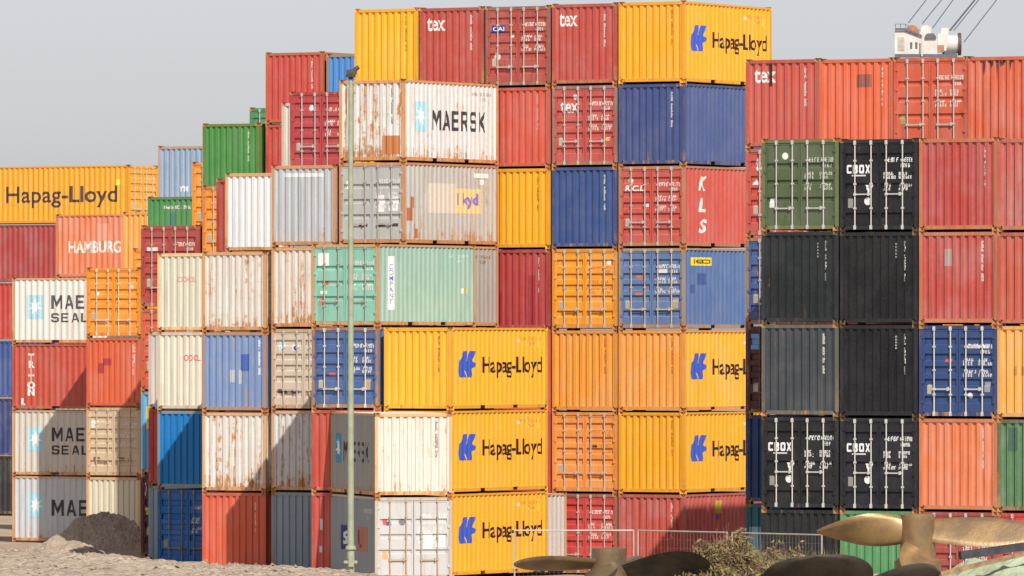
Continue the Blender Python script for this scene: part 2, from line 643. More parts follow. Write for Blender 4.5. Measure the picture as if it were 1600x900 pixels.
# ------------------------------------------------------------------ container builder
GALV = (205, 198, 184)
def container(loc, yaw, hs, c):
    """c: dict(kind 'E' closed end / 'D' doors to the front, rgb, rust, label, ...)"""
    L = c.get('L', L20)
    root = ob('shipping_container', None, None)
    root.empty_display_size = 0.5
    root.location = loc
    root.rotation_euler = (0, 0, yaw)
    root.scale = (1, 1, hs)
    tag(root, c['label'], 'shipping container', c.get('group', 'shipping containers stacked in the yard'))
    jr = random.Random(c['label'] + 'tone')
    rust, fade = round(c.get('rust', 0.15) * jr.uniform(.8, 1.35) + .015, 3), round(c.get('fade', 0.3) * jr.uniform(.7, 1.4) + .03, 3)
    jt = jr.uniform(-6, 5)
    c = dict(c)
    for kk in ('rgb', 'srgb'):
        if kk in c:
            c[kk] = tuple(max(8, min(255, round(q + jt + jr.uniform(-2.5, 2.5), 1))) for q in c[kk])
    body = paint(c['rgb'], rust, fade)
    fr = paint(c.get('frgb', tuple(int(v * 0.94) for v in c['rgb'])), min(1, c.get('frust', rust + 0.3)), fade)
    ca = paint(c.get('crgb', c.get('frgb', (140, 96, 70))), min(1.0, c.get('frust', rust + 0.3) + 0.2), fade)
    ob('frame', ME['frame', L], fr, root)
    ob('side_wall', ME['side', L], paint(c['srgb'], c.get('srust', rust), fade) if 'srgb' in c else body, root)
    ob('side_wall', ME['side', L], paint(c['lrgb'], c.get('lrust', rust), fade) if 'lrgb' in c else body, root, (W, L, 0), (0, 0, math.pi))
    ob('roof', ME['roof', L], body, root)
    for y in (0, L):
        for x in (0, W):
            for z in (0, HC - 0.118):
                rz = {(0, 0): 0, (W, L): math.pi}.get((x, y))
                if rz is not None:
                    ob('corner_casting', ME['cast'], ca, root, (x, y, z), (0, 0, rz))
                else:
                    ob('corner_casting', ME['cast'], ca, root, (x - .162 if x else 0, y - .178 if y else 0, z))
    ends = [('front', c['kind'])]
    ends.append(('rear', c.get('rear', 'E')))
    for face, kind in ends:
        tr = ((0, 0, 0), (0, 0, 0)) if face == 'front' else ((W, L, 0), (0, 0, math.pi))
        if kind == 'E':
            ob('end_wall', ME['end'], body, root, *tr)
        else:
            t = c.get('ribs', 'A')
            hz = c.get('hz', 0.62)
            dm = paint(c.get('drgb', c['rgb']), c.get('drust', rust), fade)
            bmat = paint(c.get('bar', GALV), c.get('barrust', 0.35), 0.2)
            for r in (0, 1):
                d = ob('door', ME['door', t, bool(r)], dm, root, *tr)
                for i in (2 * r, 2 * r + 1):
                    ob('locking_bar', ME['bar', i], bmat, d)
                ob('door_handle', ME['handle', hz, r], bmat, d)
    rr = random.Random(c['label'])
    dk = c.get('ribs', 'A') if c['kind'] == 'D' else None
    mark = decal_mat(c.get('mark', (235, 230, 220)), 0.3)
    face_d = 'front' if c['kind'] == 'D' else ('rear' if c.get('rear') == 'D' else None)
    if face_d and c.get('marks', True):
        R = []
        R += glyph_line(1.50, 1.93, 4, 0.068, 0.12, rr) + glyph_line(1.88, 1.93, 6, 0.054, 0.12, rr)
        R += glyph_line(1.90, 1.78, 4, 0.06, 0.10, rr)
        for k, z in enumerate((1.56, 1.46, 1.24, 1.14)):
            R += glyph_line(1.36, z, rr.randint(3, 5), 0.062, 0.085, rr) + glyph_line(1.84, z, rr.randint(4, 6), 0.056, 0.085, rr)
        decal(root, 'marking', face_d, rects(R), mark, L, c.get('ribs', 'A'))
        pl = c.get('plate', (186, 178, 160))
        if pl:
            decal(root, 'data_plate', face_d, rects([(0.24, 0.40, 0.66, 0.92)]), decal_mat(pl, .5), L, c.get('ribs', 'A'))
    if c['kind'] == 'E' and c.get('idline', True):
        R = []
        z = 2.25
        for k in range(c.get('idn', 15)):
            if k not in (4, 11):
                R += glyph_rects(c.get('ids', 1.93) - .01, z, 0.074, 0.064, rr)
            z -= 0.075
        decal(root, 'marking', 'front', rects(R), mark, L)
    if c.get('sidemark'):
        R = glyph_line(L - 1.75, 2.18, 4, 0.09, 0.10, rr) + glyph_line(L - 1.15, 2.18, 7, 0.08, 0.10, rr)
        R += glyph_line(L - 1.15, 2.02, 4, 0.08, 0.10, rr)
        decal(root, 'marking', 'right', rects(R), decal_mat(c.get('smark', (225, 220, 210)), .4), L)
    for d in c.get('deco', ()):
        nm, face, shape, rgb = d[:4]
        for sh in (shape if isinstance(shape, list) else [shape]):
            decal(root, nm, face, sh, decal_mat(rgb, d[5] if len(d) > 5 else 0.3), L, dk, d[4] if len(d) > 4 else 0.004)
    return root

def T(face, s, a, b, z0, z1, rgb, bold=0.0, slant=0.0, line=1.0, off=0.005, wear=0.3):
    return ('lettering', face, fit(text2d(s, bold, line), a, b, z0, z1, slant), rgb, off, wear)
def R_(face, rs, rgb, name='marking', off=0.004, wear=0.3):
    return (name, face, [rects([q]) for q in rs], rgb, off, wear)
def P_(face, pts, rgb, name='logo', off=0.004, wear=0.3):
    return (name, face, poly(pts), rgb, off, wear)

def hl_side(face='right'):
    return [P_(face, scaled(SWAN, .52, 1.56, 1.02, 1.86), (58, 92, 196), wear=.1),
            T(face, "Hapag-Lloyd", 1.98, 5.72, 1.00, 1.66, (40, 18, 30), 0.016, wear=.05),
            R_(face, [(4.15, 4.32, 2.12, 2.22)], (240, 214, 180)), R_(face, [(5.40, 5.55, 1.95, 2.32)], (255, 228, 90)),
            R_(face, [(4.8, 4.92, 2.0, 2.07)], (245, 215, 160))]
def maersk_side(face='right', a=0.72, seal=False, ink=(62, 60, 62), sq=(172, 216, 228)):
    z0 = 1.05
    out = [R_(face, [(a, a + .72, z0 - .08, z0 + .86)], sq, 'logo', .004, .5),
           P_(face, star(7, .34, .15, a + .36, z0 + .39), (246, 246, 246), 'logo', .008, .1)]
    if seal:
        out += [('lettering', face, fit(block2d("MAERSK"), a + 1.12, a + 4.22, 1.36, 1.90), ink, .005, .3),
                ('lettering', face, fit(block2d("SEALAND"), a + 1.12, a + 4.22, .84, 1.20), ink, .005, .3)]
    else:
        out += [('lettering', face, fit(block2d("MAERSK"), a + 1.08, a + 4.55, 1.03, 1.66), ink, .005, .3)]
    return out
def tex(a=.28, z=1.83, h=.42, wd=.68, rgb=(240, 232, 226)):
    return [T('front', "tex", a, a + wd, z, z + h, rgb, .02)]
SEAM = W / 2

HLY, HLO = (255, 182, 30), (252, 164, 66)
RED, RED2, DKRED, ORED = (198, 80, 76), (208, 86, 78), (158, 58, 66), (226, 100, 72)
WHT, BEI, CREAM = (232, 228, 220), (230, 218, 192), (240, 230, 204)
MINT, BLUD, NAVY, NAVY2, STEEL = (138, 202, 182), (74, 100, 152), (76, 94, 136), (52, 80, 134), (96, 126, 168)
PERI, CYB, GRY, GRYW = (122, 150, 196), (10, 128, 200), (182, 184, 176), (208, 210, 206)
BLK, DGR, OLI, GRN = (30, 32, 36), (70, 73, 76), (90, 104, 74), (96, 154, 88)
TAN, RUSTC = (216, 158, 104), (176, 104, 66)

N0, N1, N2, NC, ND = -206.06, -212.35, -218.7, -198.3, -191.6
N3, N4, N5, N6, N7, N8 = -225.0, -231.3, -237.6, -243.9, -250.2, -256.5

def pos(px, n=None, s=None):
    """ground point (X, Z) on a pixel column, either on a stack plane n or at a scale of s pixels per metre"""
    k = (px - 800) / FPX
    if n is not None:
        u = n * (.5 - .8660254 * k) / (.8660254 + .5 * k)
        return UV * u + NV * n
    Z = FPX / s
    return Vector((k * Z, Z, 0))

def stack(px, items, n=None, s=None, z0=0.0, ytop=None, yaw=-30, side=False, top=None):
    """items from the bottom; None = left out, 'H' = out of sight inside the block"""
    p = pos(px, n, s)
    if ytop is not None:
        top = CAMH + (YH - ytop) * p.y / FPX
    pitch = (top - z0) / len(items)
    a = math.radians(yaw - 90 if side else yaw)
    if side:
        p = p - NV * W
    for i, c in enumerate(items):
        if c is None:
            continue
        loc = (p.x, p.y, z0 + i * pitch)
        if c == 'H':
            o = ob('stacked_container', ME['shell'], paint(rnd.choice((RED, ORED, GRY, NAVY2, HLY)), .2, .3), None, loc, (0, 0, a))
            o.scale = (1, 1, pitch / HC)
            tag(o, 'plain corrugated container out of sight inside the stacks, behind the front rows', 'shipping container',
                'containers out of sight inside the stacks')
            continue
        container(loc, a, pitch / HC, c)

def E(rgb, label, **k):
    return dict(kind='E', rgb=rgb, label=label, **k)
def D(rgb, label, **k):
    return dict(kind='D', rgb=rgb, label=label, **k)

# ---------------------------------------------------------------- front row, middle: mint column and yellow column
doorbits = [R_('front', [(.45, .62, 1.30, 1.38)], (230, 110, 60))]
stack(487, [
    E(RED, 'red container at ground level, a lit sliver beside the pole, left of the grey-sided one', crgb=TAN, deco=[R_('front', [(.30, .40, 1.4, 1.75), (.25, .38, .7, .9)], (214, 206, 198))]),
    E(RED2, 'red container mostly hidden by the pole, one up from the ground under navy doors', crgb=TAN),
    D(BLUD, 'navy blue container with double doors behind the tall pole, under the mint green one', crgb=RUSTC, frust=.55, frgb=(150, 120, 110), hz=.62,
      bar=(225, 215, 205), deco=[R_('front', [(.62, .86, 1.05, 1.14)], (226, 96, 60)), R_('front', [(1.9, 2.14, .62, .95)], (180, 160, 130))]),
    D(MINT, 'mint green container with doors and a long vertical white strip on its side', crgb=RUSTC, frgb=(196, 158, 116), frust=.5, ribs='B', hz=.78, bar=(170, 170, 150),
      plate=(190, 140, 120), rust=.08, srgb=(156, 206, 188), sidemark=True, smark=(190, 222, 210),
      deco=[R_('front', [(.22, .62, 1.90, 2.30)], (236, 240, 240)), R_('front', [(.36, .58, 1.30, 1.42)], (206, 96, 70)), R_('front', [(.30, .55, 1.02, 1.12)], (230, 236, 230)),
            R_('right', [(.62, 1.08, .52, 2.20)], (238, 242, 244), 'label_strip'),
            T('right', "C\nO\nM\nP\nA\nN\nY", .74, .94, .72, 1.95, (108, 124, 196), .01, line=.8, off=.008),
            R_('right', [(5.15, 5.32, 1.05, 1.22)], (236, 240, 236)), R_('right', [(5.45, 5.58, 1.04, 1.24)], (230, 190, 70))]),
], n=N0, ytop=381)
stack(600, [
    E(HLY, 'yellow container at ground level whose long side reads Hapag-Lloyd', crgb=HLY, rust=.02, fade=.08, mark=(200, 120, 30), sidemark=True, smark=(240, 150, 40), deco=hl_side()),
    E(HLY, 'middle of three stacked yellow Hapag-Lloyd containers beside the white rusty one', crgb=HLY, rust=.02, fade=.08, mark=(200, 120, 30), sidemark=True, smark=(240, 150, 40), deco=hl_side()),
    E(HLY, 'yellow Hapag-Lloyd container topping its three-high column, plain yellow end also in view', crgb=HLY, rust=.02, fade=.08, mark=(170, 100, 40), sidemark=True, smark=(240, 150, 40), deco=hl_side()),
], n=N0, ytop=511)
# white pair standing in front, turned the other way
stack(586, [
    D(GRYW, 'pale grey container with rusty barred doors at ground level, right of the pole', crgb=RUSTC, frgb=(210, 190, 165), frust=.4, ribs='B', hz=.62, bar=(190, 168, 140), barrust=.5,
      lrgb=(150, 158, 164), plate=(216, 170, 120), mark=(240, 240, 238),  # left side darker than the body: its shade is put into the colour
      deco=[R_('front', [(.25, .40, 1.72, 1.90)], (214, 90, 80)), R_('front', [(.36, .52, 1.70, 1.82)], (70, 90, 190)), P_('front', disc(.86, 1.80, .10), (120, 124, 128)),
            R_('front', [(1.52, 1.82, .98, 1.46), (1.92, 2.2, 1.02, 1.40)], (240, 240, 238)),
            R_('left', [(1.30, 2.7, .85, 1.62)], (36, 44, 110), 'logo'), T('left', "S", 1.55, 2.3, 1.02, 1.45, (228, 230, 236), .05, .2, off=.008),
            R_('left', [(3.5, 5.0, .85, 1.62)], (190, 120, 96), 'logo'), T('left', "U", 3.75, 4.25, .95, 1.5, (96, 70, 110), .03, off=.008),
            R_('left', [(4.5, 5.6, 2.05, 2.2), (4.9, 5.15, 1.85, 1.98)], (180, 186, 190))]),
    E((234, 226, 210), 'white container with rust flecks and MAERSK on its shaded left side', crgb=RUSTC, frgb=(226, 178, 124), frust=.5, rust=.45, lrgb=(168, 172, 166), mark=(120, 116, 112),  # white box, left side painted grey to stand for its shade
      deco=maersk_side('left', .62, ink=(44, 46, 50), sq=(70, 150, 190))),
], s=51.0, ytop=645, yaw=14.3)

# ---------------------------------------------------------------- second row, left of the middle
stack(316, [
    E(ORED, 'bright orange-red container at ground level, half in shadow, second up is rusty white', crgb=(180, 90, 66), rust=.06, ids=2.0, idn=14),
    E((238, 232, 222), 'badly rusted white container with brown streaks, above the orange-red one', crgb=RUSTC, frgb=(226, 176, 126), frust=.5, rust=.5, idline=False),
    E(PERI, 'faded periwinkle blue container with rust spots and a darker square patch', crgb=RUSTC, frgb=(170, 140, 130), frust=.5, rust=.24, ids=2.16,
      deco=[R_('front', [(1.46, 1.80, 1.32, 1.86)], (74, 104, 178), 'patch'), R_('front', [(1.05, 1.22, .95, 1.35), (1.4, 1.5, .9, 1.35)], (186, 190, 190), 'patch')]),
    E((228, 222, 210), 'grey-white container with faint rust runs, on top of the periwinkle one', crgb=RUSTC, frgb=(214, 160, 108), frust=.55, rust=.4, idline=False),
], n=N1, z0=-.2, ytop=393)
stack(424, [
    E((150, 164, 176), 'slate grey container at ground level, wholly in shadow left of the red sliver', crgb=(120, 90, 66), rust=.16, idline=False),
    E((224, 228, 230), 'white container cut by a diagonal shadow, under the small beige doors', crgb=RUSTC, frgb=(214, 170, 128), frust=.5, rust=.45, idline=False),
    D((222, 200, 172), 'beige container with barred doors between the periwinkle and the navy ones', crgb=RUSTC, frgb=(206, 168, 136), frust=.45, ribs='A', bar=(214, 196, 172), barrust=.45, plate=None,
      deco=[R_('front', [(.26, .52, 1.85, 2.15)], (206, 222, 232)), R_('front', [(.78, 1.02, 1.88, 2.08)], (230, 230, 236)), P_('front', disc(.9, 1.97, .07), (50, 70, 170), off=.008),
            R_('front', [(.22, .56, .52, .66), (.72, 1.0, .52, .66)], (92, 86, 82))]),
    E((240, 226, 206), 'narrow-looking cream container with rust runs, left of the mint green doors', crgb=RUSTC, frgb=(218, 160, 106), frust=.55, rust=.5, idline=False),
    E((196, 202, 204), 'light grey container with rusty edges, left of the grey doors behind the pole', crgb=RUSTC, frgb=(206, 150, 106), frust=.55, rust=.36, idline=False,
      deco=[R_('front', [(.45, 1.95, 2.2, 2.32)], (226, 228, 226), 'patch')]),
], n=N1, z0=-.2, ytop=258)
stack(530, ['H', 'H', 'H',
    D((172, 164, 152), 'grey-brown container of which only a strip of side shows right of mint', crgb=RUSTC, frgb=(206, 152, 112), frust=.5, rust=.2, sidemark=True, smark=(120, 108, 100),
      deco=[R_('right', [(5.35, 5.5, 2.2, 2.35)], (226, 170, 80))]),
    D((190, 190, 182), 'rusty grey container with doors and a pale orange square lettered lkyd', crgb=RUSTC, frgb=(204, 140, 96), frust=.6, rust=.25, srust=.5, ribs='B', bar=(186, 176, 160), barrust=.5,
      srgb=(196, 192, 184), mark=(236, 234, 228), plate=None,
      deco=[R_('front', [(1.40, 1.68, 1.02, 1.55), (1.85, 2.2, 1.05, 1.5), (.25, .45, 1.75, 2.0)], (240, 238, 232)), R_('front', [(.72, 1.05, .56, .66), (1.4, 1.72, .56, .66), (1.84, 2.2, .56, .66)], (70, 66, 64)),
            R_('right', [(3.35, 5.0, 1.02, 1.80)], (250, 204, 140), 'logo', .004, .4), R_('right', [(1.5, 3.35, 1.0, 1.95)], (216, 204, 186), 'patch', .004, .6),
            T('right', "l kyd", 3.40, 4.78, 1.16, 1.66, (130, 124, 190), .03, off=.008, wear=.5),
            R_('right', [(4.5, 5.45, 2.16, 2.30), (4.85, 5.15, 1.95, 2.1)], (236, 236, 230)),
            R_('right', [(.25, .6, .75, 1.15), (.45, .65, 1.15, 1.5), (.7, .9, .2, .5)], (184, 104, 66), 'rust_patch', .004, .5)]),
    E((234, 232, 226), 'white container with MAERSK on its side, top of the stack behind the pole', crgb=RUSTC, frgb=(222, 158, 100), frust=.6, rust=.62, mark=(120, 116, 112), srust=.48, srgb=(236, 232, 224), sidemark=True,
      smark=(170, 168, 164), deco=maersk_side('right', .74) + [R_('front', [(1.62, 2.24, .24, .82)], (196, 124, 70), 'rust_patch', .004, .7)]),
], n=N1, z0=-.2, ytop=125)

# ---------------------------------------------------------------- big wall, centre right
hl_top = dict(crgb=HLY, rust=.02, fade=.08)
stack(554, [None] * 0 + ['H'] * 6 + [
    E(HLY, 'plain yellow container at the left end of the topmost row', mark=(196, 110, 40), **hl_top)], n=N2, z0=-.3, ytop=14)
stack(655.5, ['H'] * 6 + [
    E((192, 78, 78), 'dull red container marked tex in the top row, next to the plain yellow one', crgb=RUSTC, rust=.14, deco=tex())], n=N2, z0=-.3, ytop=12)
stack(637, [E((216, 214, 206), 'white container showing a narrow strip between the low yellow side and red doors', crgb=RUSTC, frgb=(214, 176, 140), rust=.35)], n=N1, z0=-.2, top=2.39)
stack(758.5, ['H'] * 3 + [
    E((186, 66, 72), 'deep red container between the grey-brown strip and orange doors', crgb=RUSTC, rust=.05, ids=1.98, deco=[R_('front', [(1.62, 1.88, .12, 1.75), (.14, .62, .12, 1.22)], (164, 52, 62), 'patch')]),
    E(HLY, 'yellow container with a plain end, left of the navy one in the wall', mark=(170, 100, 30), **hl_top),
    E((210, 88, 78), 'red container with a plain end, directly right of the white MAERSK side', crgb=RUSTC, rust=.07, mark=(220, 170, 160)),
    D((192, 80, 80), 'red container with doors and a small CAI badge, in the top row', crgb=RUSTC, rust=.1, hz=.62, frgb=(150, 100, 86),
      deco=[R_('front', [(.22, .74, 1.74, 1.98)], (60, 70, 150), 'logo'), T('front', "CAI", .27, .70, 1.79, 1.93, (240, 238, 236), .015, off=.008),
            P_('front', disc(.42, .98, .12), (232, 222, 206)), R_('front', [(.9, 1.05, 1.58, 1.65)], (236, 230, 220))]),
], n=N2, z0=-.3, ytop=10)
stack(862.5, [
    D((206, 66, 72), 'red container with doors at ground level, behind the temporary fence', crgb=RUSTC, rust=.08, frgb=(160, 96, 84), hz=.62),
    D((250, 160, 74), 'pale orange container with doors, between the yellow side and a plain yellow end', crgb=(190, 120, 70), rust=.05, hz=.62, mark=(222, 140, 66), deco=[R_('front', [(1.5, 1.68, 1.45, 1.52)], (70, 50, 40))]),
    E((250, 166, 60), 'orange-yellow container with a plain end, above the pale orange doors', mark=(205, 110, 40), crgb=(214, 140, 60), rust=.05),
    D((255, 168, 20), 'bright orange container with doors, between deep red and blue', crgb=(190, 120, 50), rust=.05, frgb=(226, 150, 40), hz=.62, mark=(224, 130, 30),
      deco=[P_('front', disc(2.10, 2.13, .09), (244, 238, 226)), R_('front', [(.38, .50, 1.28, 1.40)], (150, 160, 170))]),
    E((54, 84, 138), 'dark blue container with a plain end, between yellow and the red R.C.L doors', crgb=(80, 80, 100), rust=.05),
    D((198, 82, 84), 'red container with doors marked tex, under the second top-row tex container', crgb=RUSTC, rust=.12, hz=.78, frgb=(156, 110, 98),
      deco=[T('front', "tex", .30, .98, 1.70, 2.08, (242, 234, 228), .02), P_('front', disc(.86, 2.2, .09), (238, 230, 222)), R_('front', [(.36, .52, 1.38, 1.5)], (226, 120, 60)),
            R_('front', [(2.0, 2.14, .8, .92)], (230, 190, 120))]),
    E((200, 82, 82), 'red tex container in the top row between CAI doors and the corner yellow one', crgb=RUSTC, rust=.14, deco=tex(.26, 1.86)),
], n=N2, z0=-.3, ytop=6)
stack(966.5, [
    E((206, 92, 88), 'red container at ground level with a shadowed side, behind fence and bush', crgb=RUSTC, rust=.1, fade=.45, deco=[R_('right', [(2.2, 2.6, 1.95, 2.35)], (190, 170, 60)), R_('right', [(2.25, 2.5, 1.75, 1.9)], (70, 80, 150))]),
    E(HLY, 'yellow Hapag-Lloyd container just above ground-level red, right of the pale orange doors', mark=(190, 110, 40), deco=hl_side(), **hl_top),
    E((252, 168, 70), 'orange-yellow Hapag-Lloyd container below the blue doors, faded end', mark=(196, 120, 60), srgb=HLY, deco=hl_side(), crgb=(224, 150, 60), rust=.03),
    D((98, 124, 172), 'steel blue container with doors and a small yellow label on its side', crgb=RUSTC, frgb=(164, 146, 128), frust=.5, rust=.12, srgb=(84, 116, 170), hz=.62, bar=(214, 200, 176),
      deco=[R_('front', [(.62, .86, 1.62, 1.70), (.62, .86, 1.08, 1.16)], (226, 130, 60)), R_('front', [(1.98, 2.2, .66, .98)], (186, 168, 136)), R_('front', [(1.48, 1.80, 1.78, 1.9)], (230, 232, 236)),
            R_('right', [(.52, 1.95, 2.02, 2.28)], (246, 214, 60), 'logo', .004, .2), T('right', "seaco", .66, 1.80, 2.08, 2.22, (90, 80, 40), .02, off=.008),
            R_('right', [(.9, 1.5, 1.42, 1.78), (.45, .8, 1.15, 1.42)], (64, 90, 150), 'patch')]),
    D((204, 84, 82), 'red container with R.C.L doors and three tall white letters down its side', crgb=RUSTC, frgb=(190, 120, 96), frust=.4, rust=.1, srgb=(208, 90, 84), hz=.78,
      deco=[T('front', "R.C.L", .22, .92, 1.78, 1.97, (242, 236, 230), .04, .05), P_('front', star(8, .12, .07, .42, 2.12), (244, 238, 230)), R_('front', [(.98, 1.10, 1.28, 1.40)], (238, 226, 214)),
            T('right', "K", 1.04, 1.46, 1.80, 2.25, (238, 228, 220), .035, .14, wear=.35), T('right', "L", 1.04, 1.46, 1.12, 1.57, (238, 228, 220), .035, .14, wear=.35),
            T('right', "S", 1.04, 1.46, .45, 0.90, (238, 228, 220), .035, .14, wear=.35)]),
    E((72, 90, 142), 'navy container on the wall corner directly under the top corner yellow one', crgb=(90, 90, 110), rust=.04, srgb=(84, 98, 150)),
    E(HLY, 'yellow Hapag-Lloyd container at the right corner of the topmost row, against the sky', mark=(190, 110, 40), sidemark=True, smark=(236, 150, 60), deco=hl_side(), **hl_top),
], n=N2, z0=-.3, ytop=3)

# ---------------------------------------------------------------- right block, rear row
stack(1165, [
    E((40, 110, 122), 'teal container at ground level in the shaded slot left of the black ones', crgb=(90, 80, 70), rust=.1, deco=[R_('front', [(.12, .48, 1.1, 1.9)], (150, 190, 206))]),
    E((40, 66, 120), 'navy container sliver in the shaded slot, left of the lower black doors', crgb=(70, 60, 60), rust=.05, idline=False),
    D((92, 44, 54), 'maroon container sliver with a small blue sticker, left of the dark grey end', crgb=(100, 60, 50), rust=.1, bar=(110, 70, 70),
      deco=[R_('front', [(.14, .44, 1.9, 2.35)], (120, 170, 220))]),
    D((62, 92, 150), 'blue container sliver with rusty base, left of the upper black ends', crgb=RUSTC, frgb=(150, 124, 104), frust=.5, rust=.3, plate=(176, 160, 136)),
    D((204, 84, 80), 'red container sliver lettered te, left of the olive green doors', crgb=RUSTC, rust=.1, deco=[T('front', "tex", .30, 1.0, 1.90, 2.3, (242, 234, 228), .02), P_('front', [(.20, 1.52), (.46, 1.52), (.33, 1.68)], (240, 234, 226))]),
    E((204, 92, 88), 'dull red tex container with a black drip, left end of the right-hand top row', crgb=RUSTC, rust=.1, deco=tex(.28, 1.90, .40, .70) + [R_('front', [(.78, .88, 1.80, 2.47)], (50, 36, 36), 'stain', .007)]),
], n=NC, ytop=93)
u_caster = -108.9
for dn in (6.2, 12.4, 18.6):  # unseen rows added to cast the shadow low on the red side wall
    pb = UV * u_caster + NV * (NC - dn)
    stack(800 + FPX * pb.x / pb.y, ['H'] * 6, n=NC - dn, top=15.35)
stack(1280, ['H'] * 5 + [E((232, 104, 78), 'orange-red container with a brown square patch, in the right-hand top row', crgb=RUSTC, rust=.12, ids=2.02, deco=[R_('front', [(1.20, 1.68, 1.75, 2.12)], (152, 92, 80), 'patch')])], n=NC, ytop=92)
stack(1395, ['H'] * 5 + [D((222, 96, 76), 'orange-red container with barred doors in the right-hand top row under the crane', crgb=RUSTC, rust=.14, ribs='B', hz=.62, frust=.35, plate=(170, 160, 110))], n=NC, ytop=90)
stack(1510, ['H'] * 5 + [E((224, 100, 76), 'orange-red container with black drips from its top edge, right end of top row', crgb=RUSTC, rust=.2, fade=.5, idline=False,
      deco=[('stain', 'front', [poly([(.50, 2.47), (.62, 2.47), (.59, 2.2), (.56, 2.02), (.54, 2.25)]), poly([(.70, 2.47), (.88, 2.47), (.84, 2.30), (.77, 2.22)]), poly([(.92, 2.47), (.99, 2.47), (.96, 1.92)]), poly([(1.05, 2.47), (1.22, 2.47), (1.17, 2.32), (1.09, 2.28)]), poly([(1.36, 2.47), (1.43, 2.47), (1.40, 2.15)])], (78, 50, 46), .005, .6)])], n=NC, ytop=88)

# ---------------------------------------------------------------- right block, front row
def cbox(label):
    return D(BLK, label, crgb=(70, 58, 46), frgb=(40, 42, 46), frust=.12, rust=.03, fade=.12, ribs='C', hz=1.02, bar=(216, 212, 204), barrust=.05, plate=(150, 148, 142), mark=(240, 240, 238),
             deco=[('lettering', 'front', fit(block2d("CBOX"), .20, .94, 1.62, 1.86), (246, 246, 246), .005, .05), R_('front', [(.36, .80, 1.54, 1.58)], (220, 220, 220)),
                   P_('front', disc(.86, .84, .11), (240, 240, 238), wear=.05), P_('front', [(.76, 1.30), (1.02, 1.30), (.92, 1.12), (.92, 1.04), (.86, 1.04), (.86, 1.12)], (238, 238, 236), wear=.05)])
stack(1190, [
    E((44, 46, 48), 'dark container at ground level behind the fence, under the left CBOX doors', crgb=(74, 66, 56), rust=.05, fade=.1, idline=False),
    cbox('black container with white CBOX on its doors, lower one, right of the shaded slot'),
    E(DGR, 'dark grey container with a lighter weathered end, below plain black and above CBOX doors', crgb=(140, 120, 84), rust=.04, fade=.2, frgb=(98, 98, 92)),
    E((31, 34, 37), 'plain black container directly under the olive green doors', crgb=(96, 84, 60), frgb=(44, 46, 48), frust=.1, rust=.02, fade=.1, ids=2.0, deco=[R_('front', [(1.74, 1.80, 1.85 + .09 * k, 1.90 + .09 * k) for k in range(5)], (200, 200, 200))]),
    D(OLI, 'olive green container with white-barred doors, left end of the near block', crgb=(150, 126, 72), frgb=(108, 116, 74), frust=.25, rust=.06, ribs='B', hz=.62, bar=(206, 204, 196), barrust=.1,
      plate=(226, 226, 220), mark=(206, 212, 196), deco=[P_('front', disc(.74, 2.1, .10), (238, 238, 228), wear=.05)]),
], n=ND, ytop=217)
stack(1312.5, [
    E((88, 156, 96), 'green container at ground level behind the bronze propeller', crgb=RUSTC, rust=.1),
    cbox('black container with white CBOX on its doors, lower one, left of plain orange'),
    E((29, 31, 35), 'plain black container directly right of the dark grey end', crgb=(70, 60, 50), frgb=(38, 40, 44), frust=.08, rust=.02, fade=.08, ids=2.0, deco=[R_('front', [(1.72, 1.79, 1.9 + .08 * k, 1.95 + .08 * k) for k in range(5)], (220, 220, 220))]),
    E((29, 31, 35), 'plain black container under the upper CBOX doors, left of red', crgb=(80, 66, 50), frgb=(38, 40, 44), frust=.08, rust=.02, fade=.08, ids=2.0, deco=[R_('front', [(1.72, 1.79, 1.85 + .09 * k, 1.9 + .09 * k) for k in range(5)], (190, 190, 190))]),
    cbox('black container with white CBOX on its doors, topmost one, right of olive green'),
], n=ND, ytop=217)
stack(1436, [
    D((176, 84, 84), 'dull maroon container with doors at ground level, behind the propeller hub', crgb=RUSTC, rust=.14),
    E((230, 120, 84), 'faded orange container with a scuffed centre, right of the lower CBOX doors', crgb=RUSTC, frgb=(206, 116, 90), rust=.12, fade=.5, ids=1.96),
    D((56, 80, 130), 'royal blue container with white-barred doors, in the near block', crgb=(120, 90, 70), frgb=(56, 70, 120), rust=.03, fade=.1, hz=.78, bar=(220, 216, 208), barrust=.05,
      deco=[P_('front', disc(1.58, .62, .08), (236, 238, 240), wear=.05), R_('front', [(.80, 1.0, 1.55, 1.64)], (230, 90, 50)), R_('front', [(2.02, 2.2, .72, 1.0)], (150, 156, 164)), R_('front', [(1.55, 2.15, 1.93, 2.02)], (232, 234, 238))]),
    E((202, 86, 80), 'faded red container with a pale grey patch, above the royal blue doors', crgb=RUSTC, frgb=(196, 110, 84), rust=.1, fade=.5, deco=[R_('front', [(.78, 1.02, 1.62, 2.1)], (176, 150, 144), 'patch')]),
    E((190, 72, 72), 'red container with a plain end, top of the near block, right of black CBOX doors', crgb=RUSTC, frgb=(196, 110, 74), rust=.08, ids=2.0),
], n=ND, ytop=216)
